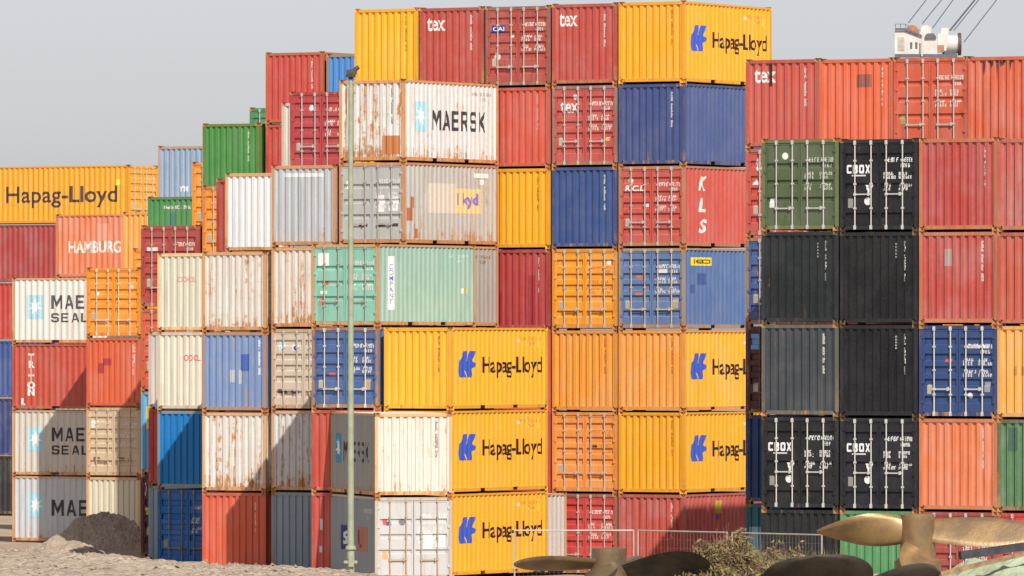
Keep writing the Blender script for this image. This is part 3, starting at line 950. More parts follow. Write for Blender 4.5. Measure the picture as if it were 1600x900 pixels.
stack(1558, [
    D((208, 60, 70), 'bright crimson container with doors at ground level at the picture edge', crgb=RUSTC, rust=.06, bar=(220, 190, 170)),
    E((92, 138, 90), 'weathered green container at the right picture edge', crgb=RUSTC, frgb=(100, 104, 76), rust=.24, fade=.6, idline=False, deco=[R_('front', [(.34, .62, 1.7, 2.35)], (70, 104, 84), 'patch')]),
    E((250, 178, 76), 'amber yellow container at the right picture edge', crgb=RUSTC, frgb=(222, 170, 90), rust=.08, idline=False, deco=[R_('front', [(.5, .6, 1.2, 1.45), (.72, .84, 1.2, 1.45)], (206, 140, 60), 'patch')]),
    E((206, 94, 86), 'salmon red container at the right picture edge, above the amber yellow one', crgb=RUSTC, rust=.1, fade=.5, idline=False),
    E((198, 94, 94), 'pinkish red container with a yellow post mark, top right at the picture edge', crgb=RUSTC, rust=.1, fade=.55, idline=False),
], n=ND, ytop=216)

# ---------------------------------------------------------------- left, receding rows
stack(246, [
    D((14, 106, 180), 'blue container with doors at ground level in shadow, left of the orange-red one', crgb=(70, 80, 90), frgb=(30, 90, 140), frust=.2, rust=.05, bar=(130, 130, 120), plate=(150, 140, 120)),
    E(CYB, 'bright cyan blue container half crossed by a diagonal shadow', crgb=(80, 100, 110), frgb=(120, 150, 160), rust=.03, fade=.1, idline=False),
    E(CREAM, 'cream container with clear red lettering reading OOCL', crgb=TAN, frgb=(228, 212, 178), rust=.05, idline=False, deco=[T('front', "OOCL", 1.05, 1.68, 1.62, 1.82, (226, 72, 66), .012, wear=.05)]),
    E((238, 228, 204), 'cream container with faded pink lettering, on top of the OOCL one', crgb=TAN, frgb=(234, 206, 146), rust=.08, idline=False, deco=[T('front', "OOCL", .78, 1.50, 1.62, 1.80, (240, 150, 130), .012, wear=.5)]),
], n=N2, z0=-.3, ytop=395)
stack(232, [
    E((150, 172, 184), 'grey-blue container sliver in shadow, left of the blue doors', rust=.08, idline=False, crgb=(100, 90, 80)),
    E((204, 56, 66), 'crimson container sliver left of the cyan blue one', rust=.04, idline=False, crgb=(150, 70, 66)),
    E((222, 208, 196), 'off-white container sliver left of the clear OOCL one', rust=.06, idline=False, crgb=TAN),
], n=N3, z0=-.34, ytop=518)
stack(220, [
    D((110, 46, 56), 'maroon container sliver at ground level beside the gravel pile', rust=.06, crgb=(80, 50, 46), deco=[R_('front', [(.12, .2, 1.9, 2.3)], (230, 226, 220)), R_('front', [(.08, .32, 1.3, 1.52)], (220, 196, 60))]),
    E((110, 182, 222), 'light blue container sliver with yellow labels, above the maroon one', rust=.06, idline=False, crgb=(150, 130, 90), deco=[R_('front', [(.2, .45, 1.7, 2.1), (.2, .45, 1.4, 1.62)], (236, 214, 70))]),
    D((222, 100, 76), 'orange-red container sliver with ribbed door, right of plain orange-red', rust=.08, crgb=RUSTC),
    D((184, 76, 74), 'dark red container with barred doors peeking above the faded OOCL one', rust=.1, crgb=RUSTC, bar=(206, 196, 180), deco=[R_('front', [(.24, .7, 1.78, 1.9)], (232, 226, 218))]),
], n=N4, z0=-.36, ytop=352)
stack(231, ['H'] * 4 + [E((74, 146, 82), 'low green container with a row of white marks, under the pale blue one', rust=.06, idline=False, crgb=(120, 90, 60),
      deco=[('marking', 'front', rects(glyph_line(.7, 2.12, 10, .1, .12, random.Random(3))), (230, 232, 226)), R_('front', [(.98, 1.24, 1.0, 1.98)], (70, 130, 120), 'patch')])], n=N7, z0=-.5, ytop=307)
stack(247, ['H'] * 5 + [E((156, 184, 218), 'pale blue container with rusty left post, alone on its stack against the sky', crgb=RUSTC, frgb=(186, 160, 140), frust=.45, rust=.1, idline=False,
      deco=[T('front', "YM", .95, 1.4, .78, 1.0, (240, 242, 246), .05)])], n=N8, z0=-.6, ytop=228)
stack(300, ['H'] * 4 + [D((250, 164, 50), 'orange container sliver between the pale blue and green ones', rust=.06, crgb=RUSTC)], n=N6, z0=-.45, ytop=253)
stack(316, ['H'] * 4 + [D((246, 156, 44), 'orange container sliver with ribbed door under the green one', rust=.08, crgb=RUSTC, frgb=(210, 130, 60))], n=N4, z0=-.36, ytop=290)
stack(316.5, ['H'] * 5 + [E((84, 152, 76), 'bright green container with white number line, on top of the left steps', rust=.05, crgb=RUSTC, frgb=(110, 130, 56), frust=.3)], n=N5, z0=-.4, ytop=193)
stack(338, ['H'] * 4 + [E((176, 66, 62), 'dark red container sliver left of the tall white one', rust=.08, idline=False, crgb=RUSTC)], n=N3, z0=-.34, ytop=279)
stack(352, ['H'] * 4 + [E((240, 240, 238), 'clean white container with an orange left post, left of the light grey one', rust=.14, idline=False, crgb=RUSTC, frgb=(226, 170, 110), frust=.5)], n=N2, z0=-.3, ytop=270)
stack(390, ['H'] * 5 + [D((86, 146, 100), 'green container corner just showing behind the big red one', rust=.08, crgb=(130, 120, 90))], n=N8, z0=-.6, ytop=168)
stack(415, ['H'] * 5 + [
    E((200, 80, 78), 'red container below the tall red one, left of the white sliver', rust=.08, idline=False, crgb=RUSTC),
    E((204, 84, 80), 'red container topping the left steps, left of the blue one against the sky', rust=.06, crgb=RUSTC, frgb=(196, 96, 70), frust=.35)], n=N5, z0=-.4, ytop=82)
stack(510, ['H'] * 6 + [E((74, 140, 206), 'bright blue container between the topping red and the top row yellow', rust=.08, idline=False, crgb=RUSTC, frgb=(150, 140, 120))], n=N5, z0=-.4, ytop=84)
stack(440, ['H'] * 5 + [E((226, 216, 198), 'cream container sliver left of the tall red doors', rust=.1, idline=False, crgb=RUSTC, frgb=(220, 200, 170))], n=N3, z0=-.34, ytop=160)
stack(453, ['H'] * 5 + [D((184, 66, 74), 'crimson container with barred doors, left of the white MAERSK stack top', rust=.06, crgb=(150, 90, 84), hz=.78,
      deco=[P_('front', disc(.82, 2.05, .1), (240, 234, 228))])], n=N2, z0=-.31, ytop=143)
# far left: sides facing the camera
stack(-147, [
    E((60, 58, 60), 'dark container at ground level at the left picture edge', L=L40, rust=.1, idline=False, rear='D'),
    E((54, 70, 120), 'navy container low at the left picture edge with white lettering above it', L=L40, rust=.1, idline=False, rear='D', deco=[R_('right', [(9.6, 12.0, 2.0, 2.45)], (226, 222, 214))]),
    E((60, 90, 150), 'blue long container sliver at the left picture edge beside TRITON', L=L40, rust=.06, idline=False, rear='D'),
    E((196, 72, 72), 'red long container sliver at the left picture edge beside SEALAND', L=L40, rust=.06, idline=False, rear='D'),
    E((176, 68, 76), 'dark red long container under the big Hapag-Lloyd side', L=L40, rust=.05, idline=False, rear='D'),
    E((255, 172, 40), 'long yellow container with Hapag-Lloyd in large letters across its side', L=L40, rust=.02, fade=.08, idline=False, rear='D', mark=(244, 206, 150),
      deco=[T('right', "Hapag-Lloyd", 5.5, 11.55, .72, 1.68, (70, 60, 66), .016, wear=.05), R_('right', [(11.5, 11.7, 1.7, 1.95)], (255, 226, 80))]),
], s=34.0, z0=-.6, ytop=262, side=True)
stack(87, ['H'] * 4 + [E((236, 128, 98), 'coral container lettered HAMBURG beside the long yellow one', rust=.08, fade=.5, idline=False, crgb=RUSTC,
      deco=[T('right', "HAMBURG", .62, 3.2, 1.0, 1.5, (246, 232, 220), .03), R_('right', [(2.0, 2.6, 1.5, 2.2)], (240, 160, 136), 'patch')])], s=37.8, z0=-.55, ytop=335, side=True)
stack(191, ['H'] * 4 + [E((250, 176, 84), 'amber container strip right of the coral HAMBURG one', rust=.06, idline=False, crgb=TAN)], s=39.4, z0=-.5, ytop=331)
stack(207, ['H'] * 3 + [D((246, 160, 54), 'amber container sliver with ribbed door above the orange doors', rust=.06, crgb=RUSTC)], s=40.3, z0=-.5, ytop=388)
stack(19, [
    E((206, 212, 214), 'white container lettered MAERSK at ground level, behind the gravel pile', rust=.3, idline=False, crgb=RUSTC, frgb=(218, 168, 116), frust=.5, deco=maersk_side('right', .75, ink=(56, 54, 56))),
    E((222, 214, 196), 'dirty white container lettered MAERSK SEALAND, half in shadow', rust=.3, idline=False, crgb=RUSTC, frgb=(218, 172, 122), frust=.5, deco=maersk_side('right', .72, True, ink=(56, 54, 56))),
    E((206, 86, 76), 'red container with vertical white TRITON lettering', rust=.14, idline=False, crgb=RUSTC, deco=[T('right', "T\nR\nI\nT\nO\nN", .70, 1.05, .55, 2.2, (242, 232, 224), .05, line=.75), R_('right', [(.42, .5, .18, .45), (.42, .6, .18, .24)], (240, 232, 226))]),
    E((238, 234, 222), 'clean white container lettered MAERSK SEALAND, top of its stack', rust=.2, idline=False, crgb=RUSTC, frgb=(222, 170, 108), frust=.5, deco=maersk_side('right', .70, True, ink=(84, 82, 84))),
], s=40.0, z0=-.5, ytop=434, side=True)
stack(135, [
    E((236, 220, 190), 'plain beige container at ground level rising out of the gravel pile', rust=.08, idline=False, crgb=RUSTC, frgb=(224, 178, 124)),
    D((228, 196, 152), 'beige container with doors, below the plain orange-red one', rust=.1, crgb=RUSTC, frgb=(218, 176, 124), bar=(226, 200, 160), plate=None, deco=[R_('front', [(.2, .5, 1.8, 2.1)], (236, 232, 226)), R_('front', [(.3, .6, .6, .72), (1.4, 1.7, .6, .72)], (120, 92, 70))]),
    E((230, 104, 76), 'orange-red container with a maroon patch and white number line', rust=.06, crgb=RUSTC, ids=2.1, deco=[R_('front', [(.72, 1.12, 1.55, 1.8), (.5, .75, 1.25, 1.62)], (176, 66, 74), 'patch')]),
    D((255, 162, 26), 'orange container with white-barred doors, top of its stack on the left', rust=.06, crgb=RUSTC, bar=(232, 220, 200), hz=.62, mark=(244, 190, 100), deco=[P_('front', disc(2.0, 1.85, .12), (240, 230, 210)), R_('front', [(.42, .54, 1.55, 1.68)], (250, 240, 230)), P_('front', disc(.85, .5, .1), (250, 214, 160))]),
], s=41.0, z0=-.48, ytop=418)

# ---------------------------------------------------------------- ground
def lerp_tab(tab, x):
    if x <= tab[0][0]:
        return tab[0][1]
    for (a, va), (b, vb) in zip(tab, tab[1:]):
        if x <= b:
            return va + (vb - va) * (x - a) / (b - a)
    return tab[-1][1]
GT = [(200, 0.0), (206.5, -.01), (212.3, -.21), (218.6, -.31), (232, -.36), (262, -.62), (400, -.7)]
def gz(X, Y):
    n = -.5 * X - .8660254 * Y
    return lerp_tab(GT, -n) - 0.012
m = MB()
xs = [-3000, -600, -200, -80] + [-60 + 4 * i for i in range(31)] + [80, 200, 600, 3000]
ys = [-300, 0, 100, 160, 180] + [190 + 3 * i for i in range(48)] + [345, 400, 600, 1200, 4000, 9000]
for y in ys:
    for x in xs:
        m.v.append((x, y, gz(x, y)))
nx = len(xs)
for j in range(len(ys) - 1):
    for i in range(nx - 1):
        a = j * nx + i
        m.f.append((a, a + 1, a + nx + 1, a + nx))
SAND = earth((0.40, 0.31, 0.22), (0.48, 0.38, 0.28), (0.28, 0.21, 0.15), 3.0, 0.05)
g = ob('ground', m.mesh("ground"), SAND)
tag(g, kind='structure')

# ---------------------------------------------------------------- gravel bank in the foreground and pile behind it
from mathutils import noise as mn
def fbm(x, y, s, o=4):
    return mn.fractal(Vector((x * s, y * s, 1.7)), 1.0, 2.0, o)
def bank():
    m = MB()
    tab = [(-60, 2.3), (-30, 2.55), (-12, 2.56), (-7.5, 2.26), (-3.9, 2.02), (-1.6, 1.84), (2, 1.2), (8, .75), (24, .6), (60, .5)]
    Y0, Y1, ny = 166.0, 189.0, 120
    X0, X1, nxx = -30.0, 30.0, 430
    for j in range(ny + 1):
        t = j / ny
        y = Y0 + (Y1 - Y0) * t
        prof = math.sin(math.pi * min(1, t / .5) / 2) ** .8 if t < .5 else math.cos(math.pi * (t - .5)) ** .7 if t < 1 else 0
        for i in range(nxx + 1):
            x = X0 + (X1 - X0) * i / nxx
            h = lerp_tab(tab, x) * prof
            k = min(1, h)
            m.v.append((x, y, -0.05 + h + k * (0.10 * fbm(x, y, .35) + 0.075 * fbm(x, y, 1.6) + 0.06 * fbm(x, y, 5))))
    for j in range(ny):
        for i in range(nxx):
            a = j * (nxx + 1) + i
            m.f.append((a, a + 1, a + nxx + 2, a + nxx + 1))
    return m.mesh("gravel_bank")
GRAV = earth((0.43, 0.345, 0.265), (0.53, 0.43, 0.33), (0.24, 0.19, 0.145), 5.0, 0.10)
b_ = ob('gravel_bank', bank(), GRAV)
shade(b_.data, 180)
tag(b_, 'pale gravel bank running along the foreground', None, None, 'structure')
def stones(name, mat, pts, sz):
    m = MB()
    for p in pts:
        r = sz * rnd.uniform(.5, 1.5)
        i = len(m.v)
        a0 = rnd.random() * 6
        for k in range(5):
            a = a0 + k * 1.2566
            m.v.append((p[0] + r * math.cos(a) * rnd.uniform(.7, 1.2), p[1] + r * math.sin(a), p[2] - r * .2))
        m.v.append((p[0] + rnd.uniform(-.3, .3) * r, p[1], p[2] + r * rnd.uniform(.4, .8)))
        for k in range(5):
            m.f.append((i + k, i + (k + 1) % 5, i + 5))
    return m
pts = []
vv = b_.data.vertices
for _ in range(14000):
    v = vv[rnd.randrange(len(vv))].co
    if -16 < v.x < 2 and v.y < 180:
        pts.append((v.x + rnd.uniform(-.06, .06), v.y + rnd.uniform(-.1, .1), v.z))
tag(ob('gravel_stones', stones('s', None, pts, .05).mesh("gravel_stones"), plain((168, 142, 118), .95, 0, .5, 2)), 'loose stones scattered over the gravel bank', None, None, 'stuff')

def pile():
    m = MB()
    c1, c2 = at(164, 850, 286.5), at(94, 850, 272)
    n = 190
    for j in range(n + 1):
        for i in range(n + 1):
            x, y = c1.x - 6 + 10 * i / n, c1.y - 19 + 24 * j / n
            d1 = math.hypot((x - c1.x) / 2.3, (y - c1.y) / 2.4)
            d2 = math.hypot((x - c2.x) / 1.9, (y - c2.y) / 2.6)
            h = max(1.42 * (1 - d1 ** 1.7), .80 * (1 - d2 ** 1.2), -.4)
            k = 1 if h > -.3 else 0
            z = gz(x, y) + h + k * (.14 * fbm(x, y, .7) + .15 * fbm(x, y, 2.2) + .05 * fbm(x, y, 7))
            m.v.append((x, y, z))
    for j in range(n):
        for i in range(n):
            a = j * (n + 1) + i
            m.f.append((a, a + 1, a + n + 2, a + n + 1))
    return m.mesh("gravel_pile")
pl = ob('gravel_pile', pile(), GRAV)
tag(pl, 'heap of gravel in front of the left stacks, mostly in shade', None, None, 'stuff')

# ---------------------------------------------------------------- lamp post
lp = ob('lamp_post', None, None)
P = at(548, 530, 226)
lp.location = (P.x, P.y, gz(P.x, P.y))
tag(lp, 'tall pale green lamp post standing before the stacks', 'lamp post')
PG = plain((160, 166, 140), .6, 0, .12, 3)
top_z = at(548, 122, 226).z
z_mid = 1.28
ob('pole', MB().tube((0, 0, 0), (0, 0, z_mid), .115, .112, 14).tube((0, 0, z_mid), (0, 0, top_z * .6), .098, .085, 14).tube((0, 0, top_z * .6), (0, 0, top_z), .085, .066, 14).mesh("pole"), PG, lp)
ob('collar', MB().tube((0, 0, z_mid - .05), (0, 0, z_mid + .06), .165, .14, 14).mesh("collar"), PG, lp)
mb = MB().box(-.2, -.16, .82, .2, -.1, .90).box(-.06, -.19, .72, .10, -.115, 1.02)
ob('cleat', mb.mesh("cleat"), PG, lp)
hb = MB()
hb.box(-.14, -.16, top_z + .04, .14, .16, top_z + .12)
hb.tube((0, 0, top_z - .02), (0, 0, top_z + .05), .07, .07, 10)
ob('bracket', hb.mesh("bracket"), plain((52, 50, 48), .6), lp)
hd = MB()
i0 = len(hd.v)
hd.box(-.13, -.16, top_z + .12, .18, .12, top_z + .25)
for k in (3, 2, 6, 7):
    pass
hd.tube((0, -.10, top_z + .16), (.24, -.08, top_z + .34), .075, .06, 10)
ob('lamp_head', hd.mesh("lamp_head"), plain((74, 68, 64), .5), lp)

# ---------------------------------------------------------------- temporary fence
STEELG = plain((186, 178, 168), .5, .2, .1, 3)
def fence(px0, z0_, px1, z1_, label):
    a, b = at(px0, YH, z0_), at(px1, YH, z1_)
    a.z = b.z = 0
    d = b - a
    Ln = d.length
    root = ob('fence_panel', None, None)
    root.location = (a.x, a.y, gz(a.x, a.y))
    root.rotation_euler = (0, 0, math.atan2(d.y, d.x))
    tag(root, label, 'fence panel', 'temporary fence panels')
    h = 2.08
    f = MB()
    f.tube((0, 0, .12), (0, 0, h), .023, n=8).tube((Ln, 0, .12), (Ln, 0, h), .023, n=8)
    f.tube((0, 0, h - .02), (Ln, 0, h - .02), .021, n=8).tube((0, 0, .16), (Ln, 0, .16), .021, n=8)
    ob('frame', f.mesh("frame"), STEELG, root)
    g_ = MB()
    n = int(Ln / .12)
    for i in range(1, n):
        g_.tube((Ln * i / n, 0, .16), (Ln * i / n, 0, h - .02), .0018, n=3, caps=False)
    for k in range(1, 8):
        g_.tube((0, .004, .16 + 1.9 * k / 8), (Ln, .004, .16 + 1.9 * k / 8), .0018, n=3, caps=False)
    ob('wire_mesh', g_.mesh("wire_mesh"), STEELG, root)
    for x in (0.0, Ln):
        ob('foot', MB().box(x - .12, -.33, 0, x + .12, .33, .13).mesh("foot"), plain((150, 146, 138), .9), root)
fence(804, 215, 990, 215, 'wire fence panel before the low yellow side and red doors')
fence(997, 215, 1136, 212.7, 'wire fence panel before the shadowed red side, left of the bush')
fence(1144, 212.4, 1284, 210, 'wire fence panel before the dark containers, right of the bush top')

# ---------------------------------------------------------------- ship propellers
def bronze(base, dark):
    m = bpy.data.materials.new("weathered_bronze")
    nt, N, Lk = nodes_of(m)
    b = N["Principled BSDF"]
    tc = N.new("ShaderNodeTexCoord")
    n1 = noise(nt, tc.outputs['Object'], 1.3, 5, .65)
    n2 = noise(nt, tc.outputs['Object'], 9, 5, .7)
    c = mixc(nt, smooth(nt, n1, .38, .68), base, dark)
    c = mixc(nt, mathn(nt, 'MULTIPLY', smooth(nt, n2, .45, .75), .4), c, tuple(x * .55 for x in base))
    Lk.new(c, b.inputs['Base Color'])
    b.inputs['Metallic'].default_value = .35 if base[0] > .1 else 0
    b.inputs['Roughness'].default_value = .34 if base[0] > .1 else .75
    bp = N.new("ShaderNodeBump")
    bp.inputs['Strength'].default_value = .3
    bp.inputs['Distance'].default_value = .02
    Lk.new(n2, bp.inputs['Height'])
    Lk.new(bp.outputs[0], b.inputs['Normal'])
    return m
BRONZE = bronze((0.33, 0.205, 0.09), (0.20, 0.13, 0.07))
BRONZD = bronze((0.24, 0.165, 0.085), (0.14, 0.10, 0.06))
SHADEBR = bronze((0.06, 0.046, 0.03), (0.02, 0.017, 0.013))  # darkened bronze: shade on the leaning blades put into the colour

def blade(root_p, d, chord0, twist, Ln, wd, th=.07, sweep=0.0, n=26, mcs=12, cup=.06, rnd_tip=False):
    """one blade: span along d, chord turned by twist (degrees, root to tip); lens-shaped section"""
    d = Vector(d).normalized()
    c0 = Vector(chord0)
    c0 = (c0 - d * c0.dot(d)).normalized()
    m = MB()
    rings = []
    for i in range(n + 1):
        t = i / n
        half = wd / 2 * (0.62 + 1.25 * t) * max(0, 1 - t) ** .62 if t < 1 else 0.0
        if rnd_tip:
            half = wd / 2 * (0.42 + 1.35 * t) * math.sqrt(max(0, 1 - t ** 2.6)) if t < 1 else 0.0
        half = max(half, .01)
        ang = math.radians(lerp_tab([(0, twist[0]), (1, twist[1])], t))
        q = Matrix.Rotation(ang, 3, d)
        c = q @ c0
        nrm = d.cross(c).normalized()
        base = Vector(root_p) + d * (Ln * t) + c * (sweep * t * t)
        tt = th * (1 - .75 * t)
        ring = []
        for s_ in (1, -1):
            for k in range(mcs + 1):
                u = -1 + 2 * k / mcs
                u = u if s_ == 1 else -u
                if s_ == -1 and k in (0, mcs):
                    continue
                ring.append(base + c * (u * half) + nrm * (s_ * tt * (1 - u * u) ** .5 * .5 + .020 * s_ + cup * half * (u * u - .4)))
        i0 = len(m.v)
        m.v += [tuple(p) for p in ring]
        rings.append((i0, len(ring)))
    for (a, na), (b, nb) in zip(rings, rings[1:]):
        for k in range(na):
            k2 = (k + 1) % na
            m.f.append((a + k, a + k2, b + k2, b + k))
    a, na = rings[-1]
    m.f.append(tuple(a + k for k in range(na)))
    a, na = rings[0]
    m.f.append(tuple(a + na - 1 - k for k in range(na)))
    me = m.mesh("blade")
    shade(me, 60)
    return me

def lathe(prof, n=28):
    m = MB()
    for r, z in prof:
        for k in range(n):
            a = 2 * math.pi * k / n
            m.v.append((r * math.cos(a), r * math.sin(a), z))
    for j in range(len(prof) - 1):
        for k in range(n):
            k2 = (k + 1) % n
            m.f.append((j * n + k, j * n + k2, (j + 1) * n + k2, (j + 1) * n + k))
    return m

def propeller(px, Z, z, label, hubprof, mat, hubmat, blades):
    root = ob('ship_propeller', None, None)
    p = at(px, YH, Z)
    root.location = (p.x, p.y, 0)
    tag(root, label, 'ship propeller', 'ship propellers lying in the yard')
    me = lathe(hubprof).mesh("hub")
    shade(me, 35)
    ob('hub', me, hubmat, root, (0, 0, z))
    for bl in blades:
        mt = bl[-1] if not isinstance(bl[-1], float) else mat
        a = bl[:-1] if mt is not mat or not isinstance(bl[-1], float) else bl
        ob('blade', blade(*a, rnd_tip=(mt is SHADEBR)), mt, root, (0, 0, z))
    return root
HUB1 = [(0.02, .62), (.30, .62), (.33, .60), (.36, .5), (.44, .1), (.50, -.3), (.56, -.75), (.52, -.8), (.02, -.8)]
# right: hub up, blades nearly level
propeller(1434, 197, 2.42, 'big golden bronze ship propeller with broad blades, right foreground',
          [(.02, .50), (.40, .50), (.43, .47), (.44, .2), (.46, -.2), (.47, -.62), (.60, -.70), (.60, -2.5)], BRONZE, BRONZE, [
    ((-.30, -.05, .10), (-1, -.06, -.02), (0, .75, .66), (-38, -114), 2.30, 1.10, .18, 0.0, BRONZE),
    ((.30, -.05, .05), (1, -.10, -.02), (0, .60, .8), (0, 6), 2.9, 1.10, .18, 0.0, BRONZE),
    ((.05, .3, 0), (.25, 1, 0), (1, 0, .5), (0, -12), 2.4, 1.4, .14, 0.0, BRONZE),
    ((-.02, -.25, -.35), (-.12, -1, -.42), (1, 0, -.5), (0, 6), 2.0, 1.1, .14, 0.0, BRONZE),
])
# left
propeller(951, 200, 1.45, 'smaller dull bronze ship propeller with a wide hub, left foreground',
          [(.02, .52), (.42, .52), (.45, .50), (.45, .1), (.52, -.3), (.56, -1.5)], BRONZD, BRONZD, [
    ((-.35, -.05, .10), (-1, -.15, .0), (0, -.86, .5), (-8, 8), 2.15, .95, .12, 0.0, BRONZD),
    ((.40, -.1, -.15), (1, -.2, .05), (0, -.62, .78), (0, 10), 2.4, 1.5, .10, 0.0, SHADEBR),
    ((.1, .35, 0), (.3, 1, .02), (1, 0, .5), (0, -10), 2.2, 1.3, .12, 0.0, BRONZD),
    ((-.05, -.35, .05), (-.25, -1, -.25), (1, 0, .3), (0, 6), 2.0, 1.2, .12, 0.0, BRONZD),
])
# front, mostly below the frame: two raised blades leaning to the viewer
propeller(1300, 190, .20, 'dark ship propeller mostly buried, one round blade raised in front',
          HUB1, SHADEBR, SHADEBR, [
    ((-.25, .3, .05), (-.08, -.72, .66), (1, 0, .05), (0, 0), 2.75, 2.6, .10, 0.0, SHADEBR),
    ((.2, -.1, .78), (1, -.06, .27), (0, .62, -.78), (0, 0), 2.55, 0.9, .09, 0.0, SHADEBR),
    ((.1, .4, 0), (.4, 1, 0), (1, 0, .4), (0, 0), 1.9, 1.5, .10, 0.0, SHADEBR),
])

# ---------------------------------------------------------------- rubble heap with green netting at the lower right
def heap(name, cx, cy, rx, ry, h, mat, seed, amp=.14, n=56):
    m = MB()
    for j in range(n + 1):
        for i in range(n + 1):
            x, y = -1 + 2 * i / n, -1 + 2 * j / n
            d = math.hypot(x, y)
            hh = h * max(0, 1 - d ** 2.2)
            X, Y = cx + x * rx, cy + y * ry
            k = min(1, hh * 2)
            m.v.append((X, Y, -.06 + hh + k * amp * (fbm(X + seed, Y, .9) + .6 * fbm(X, Y + seed, 3.2))))
    for j in range(n):
        for i in range(n):
            a = j * (n + 1) + i
            m.f.append((a, a + 1, a + n + 2, a + n + 1))
    return ob(name, m.mesh(name), mat)
q = at(1560, YH, 195)
NETG = earth((0.42, 0.50, 0.34), (0.34, 0.38, 0.25), (0.22, 0.19, 0.14), 1.2, .05)
hp = heap('rubble_heap', q.x + 1.2, q.y, 4.6, 3.6, 1.95, NETG, 3.0, .2)
tag(hp, 'pale green rubble and netting heaped under the bronze propeller', None, None, 'stuff')
q = at(1420, YH, 204)
tag(heap('earth_mound', q.x, q.y, 9.0, 4.5, 1.15, SAND, 9.0, .15), 'low mound of sandy earth between propellers and containers', None, None, 'stuff')

# beams lying on the rubble
def beam(p0, p1, w_, label, mat):
    root = MB()
    p0, p1 = Vector(p0), Vector(p1)
    o = ob('timber_beam', None, mat)
    m = MB()
    d = (p1 - p0)
    Ln = d.length
    m.box(0, -w_ / 2, -w_ / 2, Ln, w_ / 2, w_ / 2)
    bpy.data.objects.remove(o)
    o = ob('timber_beam', m.mesh("timber_beam"), mat)
    o.location = p0
    o.rotation_euler = d.to_track_quat('X', 'Z').to_euler()
    tag(o, label, 'beam')
beam(at(1470, 897, 193.2), at(1612, 862, 193.6), .12, 'weathered timber beam lying across the green rubble', plain((150, 122, 92), .85, 0, .3, 5))
beam(at(1500, 868, 195.4), at(1612, 852, 195.9), .20, 'dark steel beam on the rubble under the propeller blade', plain((60, 58, 66), .7, 0, .3, 5))

# ---------------------------------------------------------------- bush and dry grass
def leaf_mat(cols):
    m = bpy.data.materials.new("foliage")
    nt, N, Lk = nodes_of(m)
    b = N["Principled BSDF"]
    gi = N.new("ShaderNodeNewGeometry")
    cr = N.new("ShaderNodeValToRGB")
    Lk.new(gi.outputs['Random Per Island'], cr.inputs[0])
    el = cr.color_ramp.elements
    el[0].color = (*cols[0], 1)
    el[1].color = (*cols[-1], 1)
    for i, c in enumerate(cols[1:-1]):
        e = el.new((i + 1) / (len(cols) - 1))
        e.color = (*c, 1)
    Lk.new(cr.outputs[0], b.inputs['Base Color'])
    b.inputs['Roughness'].default_value = .8
    return m
LEAF = leaf_mat([(0.20, 0.11, 0.06), (0.11, 0.12, 0.03), (0.28, 0.19, 0.09), (0.16, 0.17, 0.045), (0.10, 0.06, 0.035), (0.26, 0.23, 0.08), (0.18, 0.10, 0.06)])
TWIG = plain((146, 112, 90), .9, 0, .25, 8)
def bush(px, Z, w_, h, nleaf, ntwig, label):
    root = ob('bush', None, None)
    p = at(px, YH, Z)
    root.location = (p.x, p.y, gz(p.x, p.y))
    tag(root, label, 'bush')
    r = random.Random(px)
    tw, lf = MB(), MB()
    for _ in range(ntwig):
        a = r.uniform(0, 6.283)
        rr = r.random() ** .5
        x, y = w_ * rr * math.cos(a), w_ * .8 * rr * math.sin(a)
        zz = h * (1 - .62 * rr ** 2.0) * r.choice((r.uniform(.55, .95), r.uniform(.75, 1.0), r.uniform(.9, 1.14)))
        b0 = Vector((x * .45, y * .45, 0))
        mid = Vector((x * .8, y * .8, zz * .6))
        tip = Vector((x + r.uniform(-.2, .2), y + r.uniform(-.2, .2), zz))
        tw.tube(b0, mid, .014, .009, 4, False)
        tw.tube(mid, tip, .009, .004, 4, False)
        for _k in range(3):
            q0 = mid.lerp(tip, r.uniform(.2, .8))
            tw.tube(q0, q0 + Vector((r.gauss(0, .18), r.gauss(0, .18), r.uniform(.05, .34))), .006, .003, 3, False)
        if r.random() < .35:
            continue
        cl = [mid.lerp(tip, r.uniform(.1, 1)) for _q in range(3)]
        for _k in range(nleaf // ntwig):
            c = r.choice(cl) + Vector((r.gauss(0, .07), r.gauss(0, .07), r.gauss(0, .06)))
            s_ = r.uniform(.03, .085)
            d1 = Vector((r.gauss(0, 1), r.gauss(0, 1), r.gauss(0, 1))).normalized()
            d2 = d1.orthogonal().normalized()
            lf.quad(c - d1 * s_, c - d2 * s_ * .45, c + d1 * s_, c + d2 * s_ * .45)
    ob('stem', tw.mesh("stem"), TWIG, root)
    ob('foliage', lf.mesh("foliage"), LEAF, root)
bush(1215, 203.5, 1.35, 1.95, 9000, 420, 'low dry shrub right of the taller scrubby bush, before the dark containers')
bush(1140, 200, 1.35, 2.34, 19000, 760, 'scrubby half-dry bush before the fence, between the propellers')
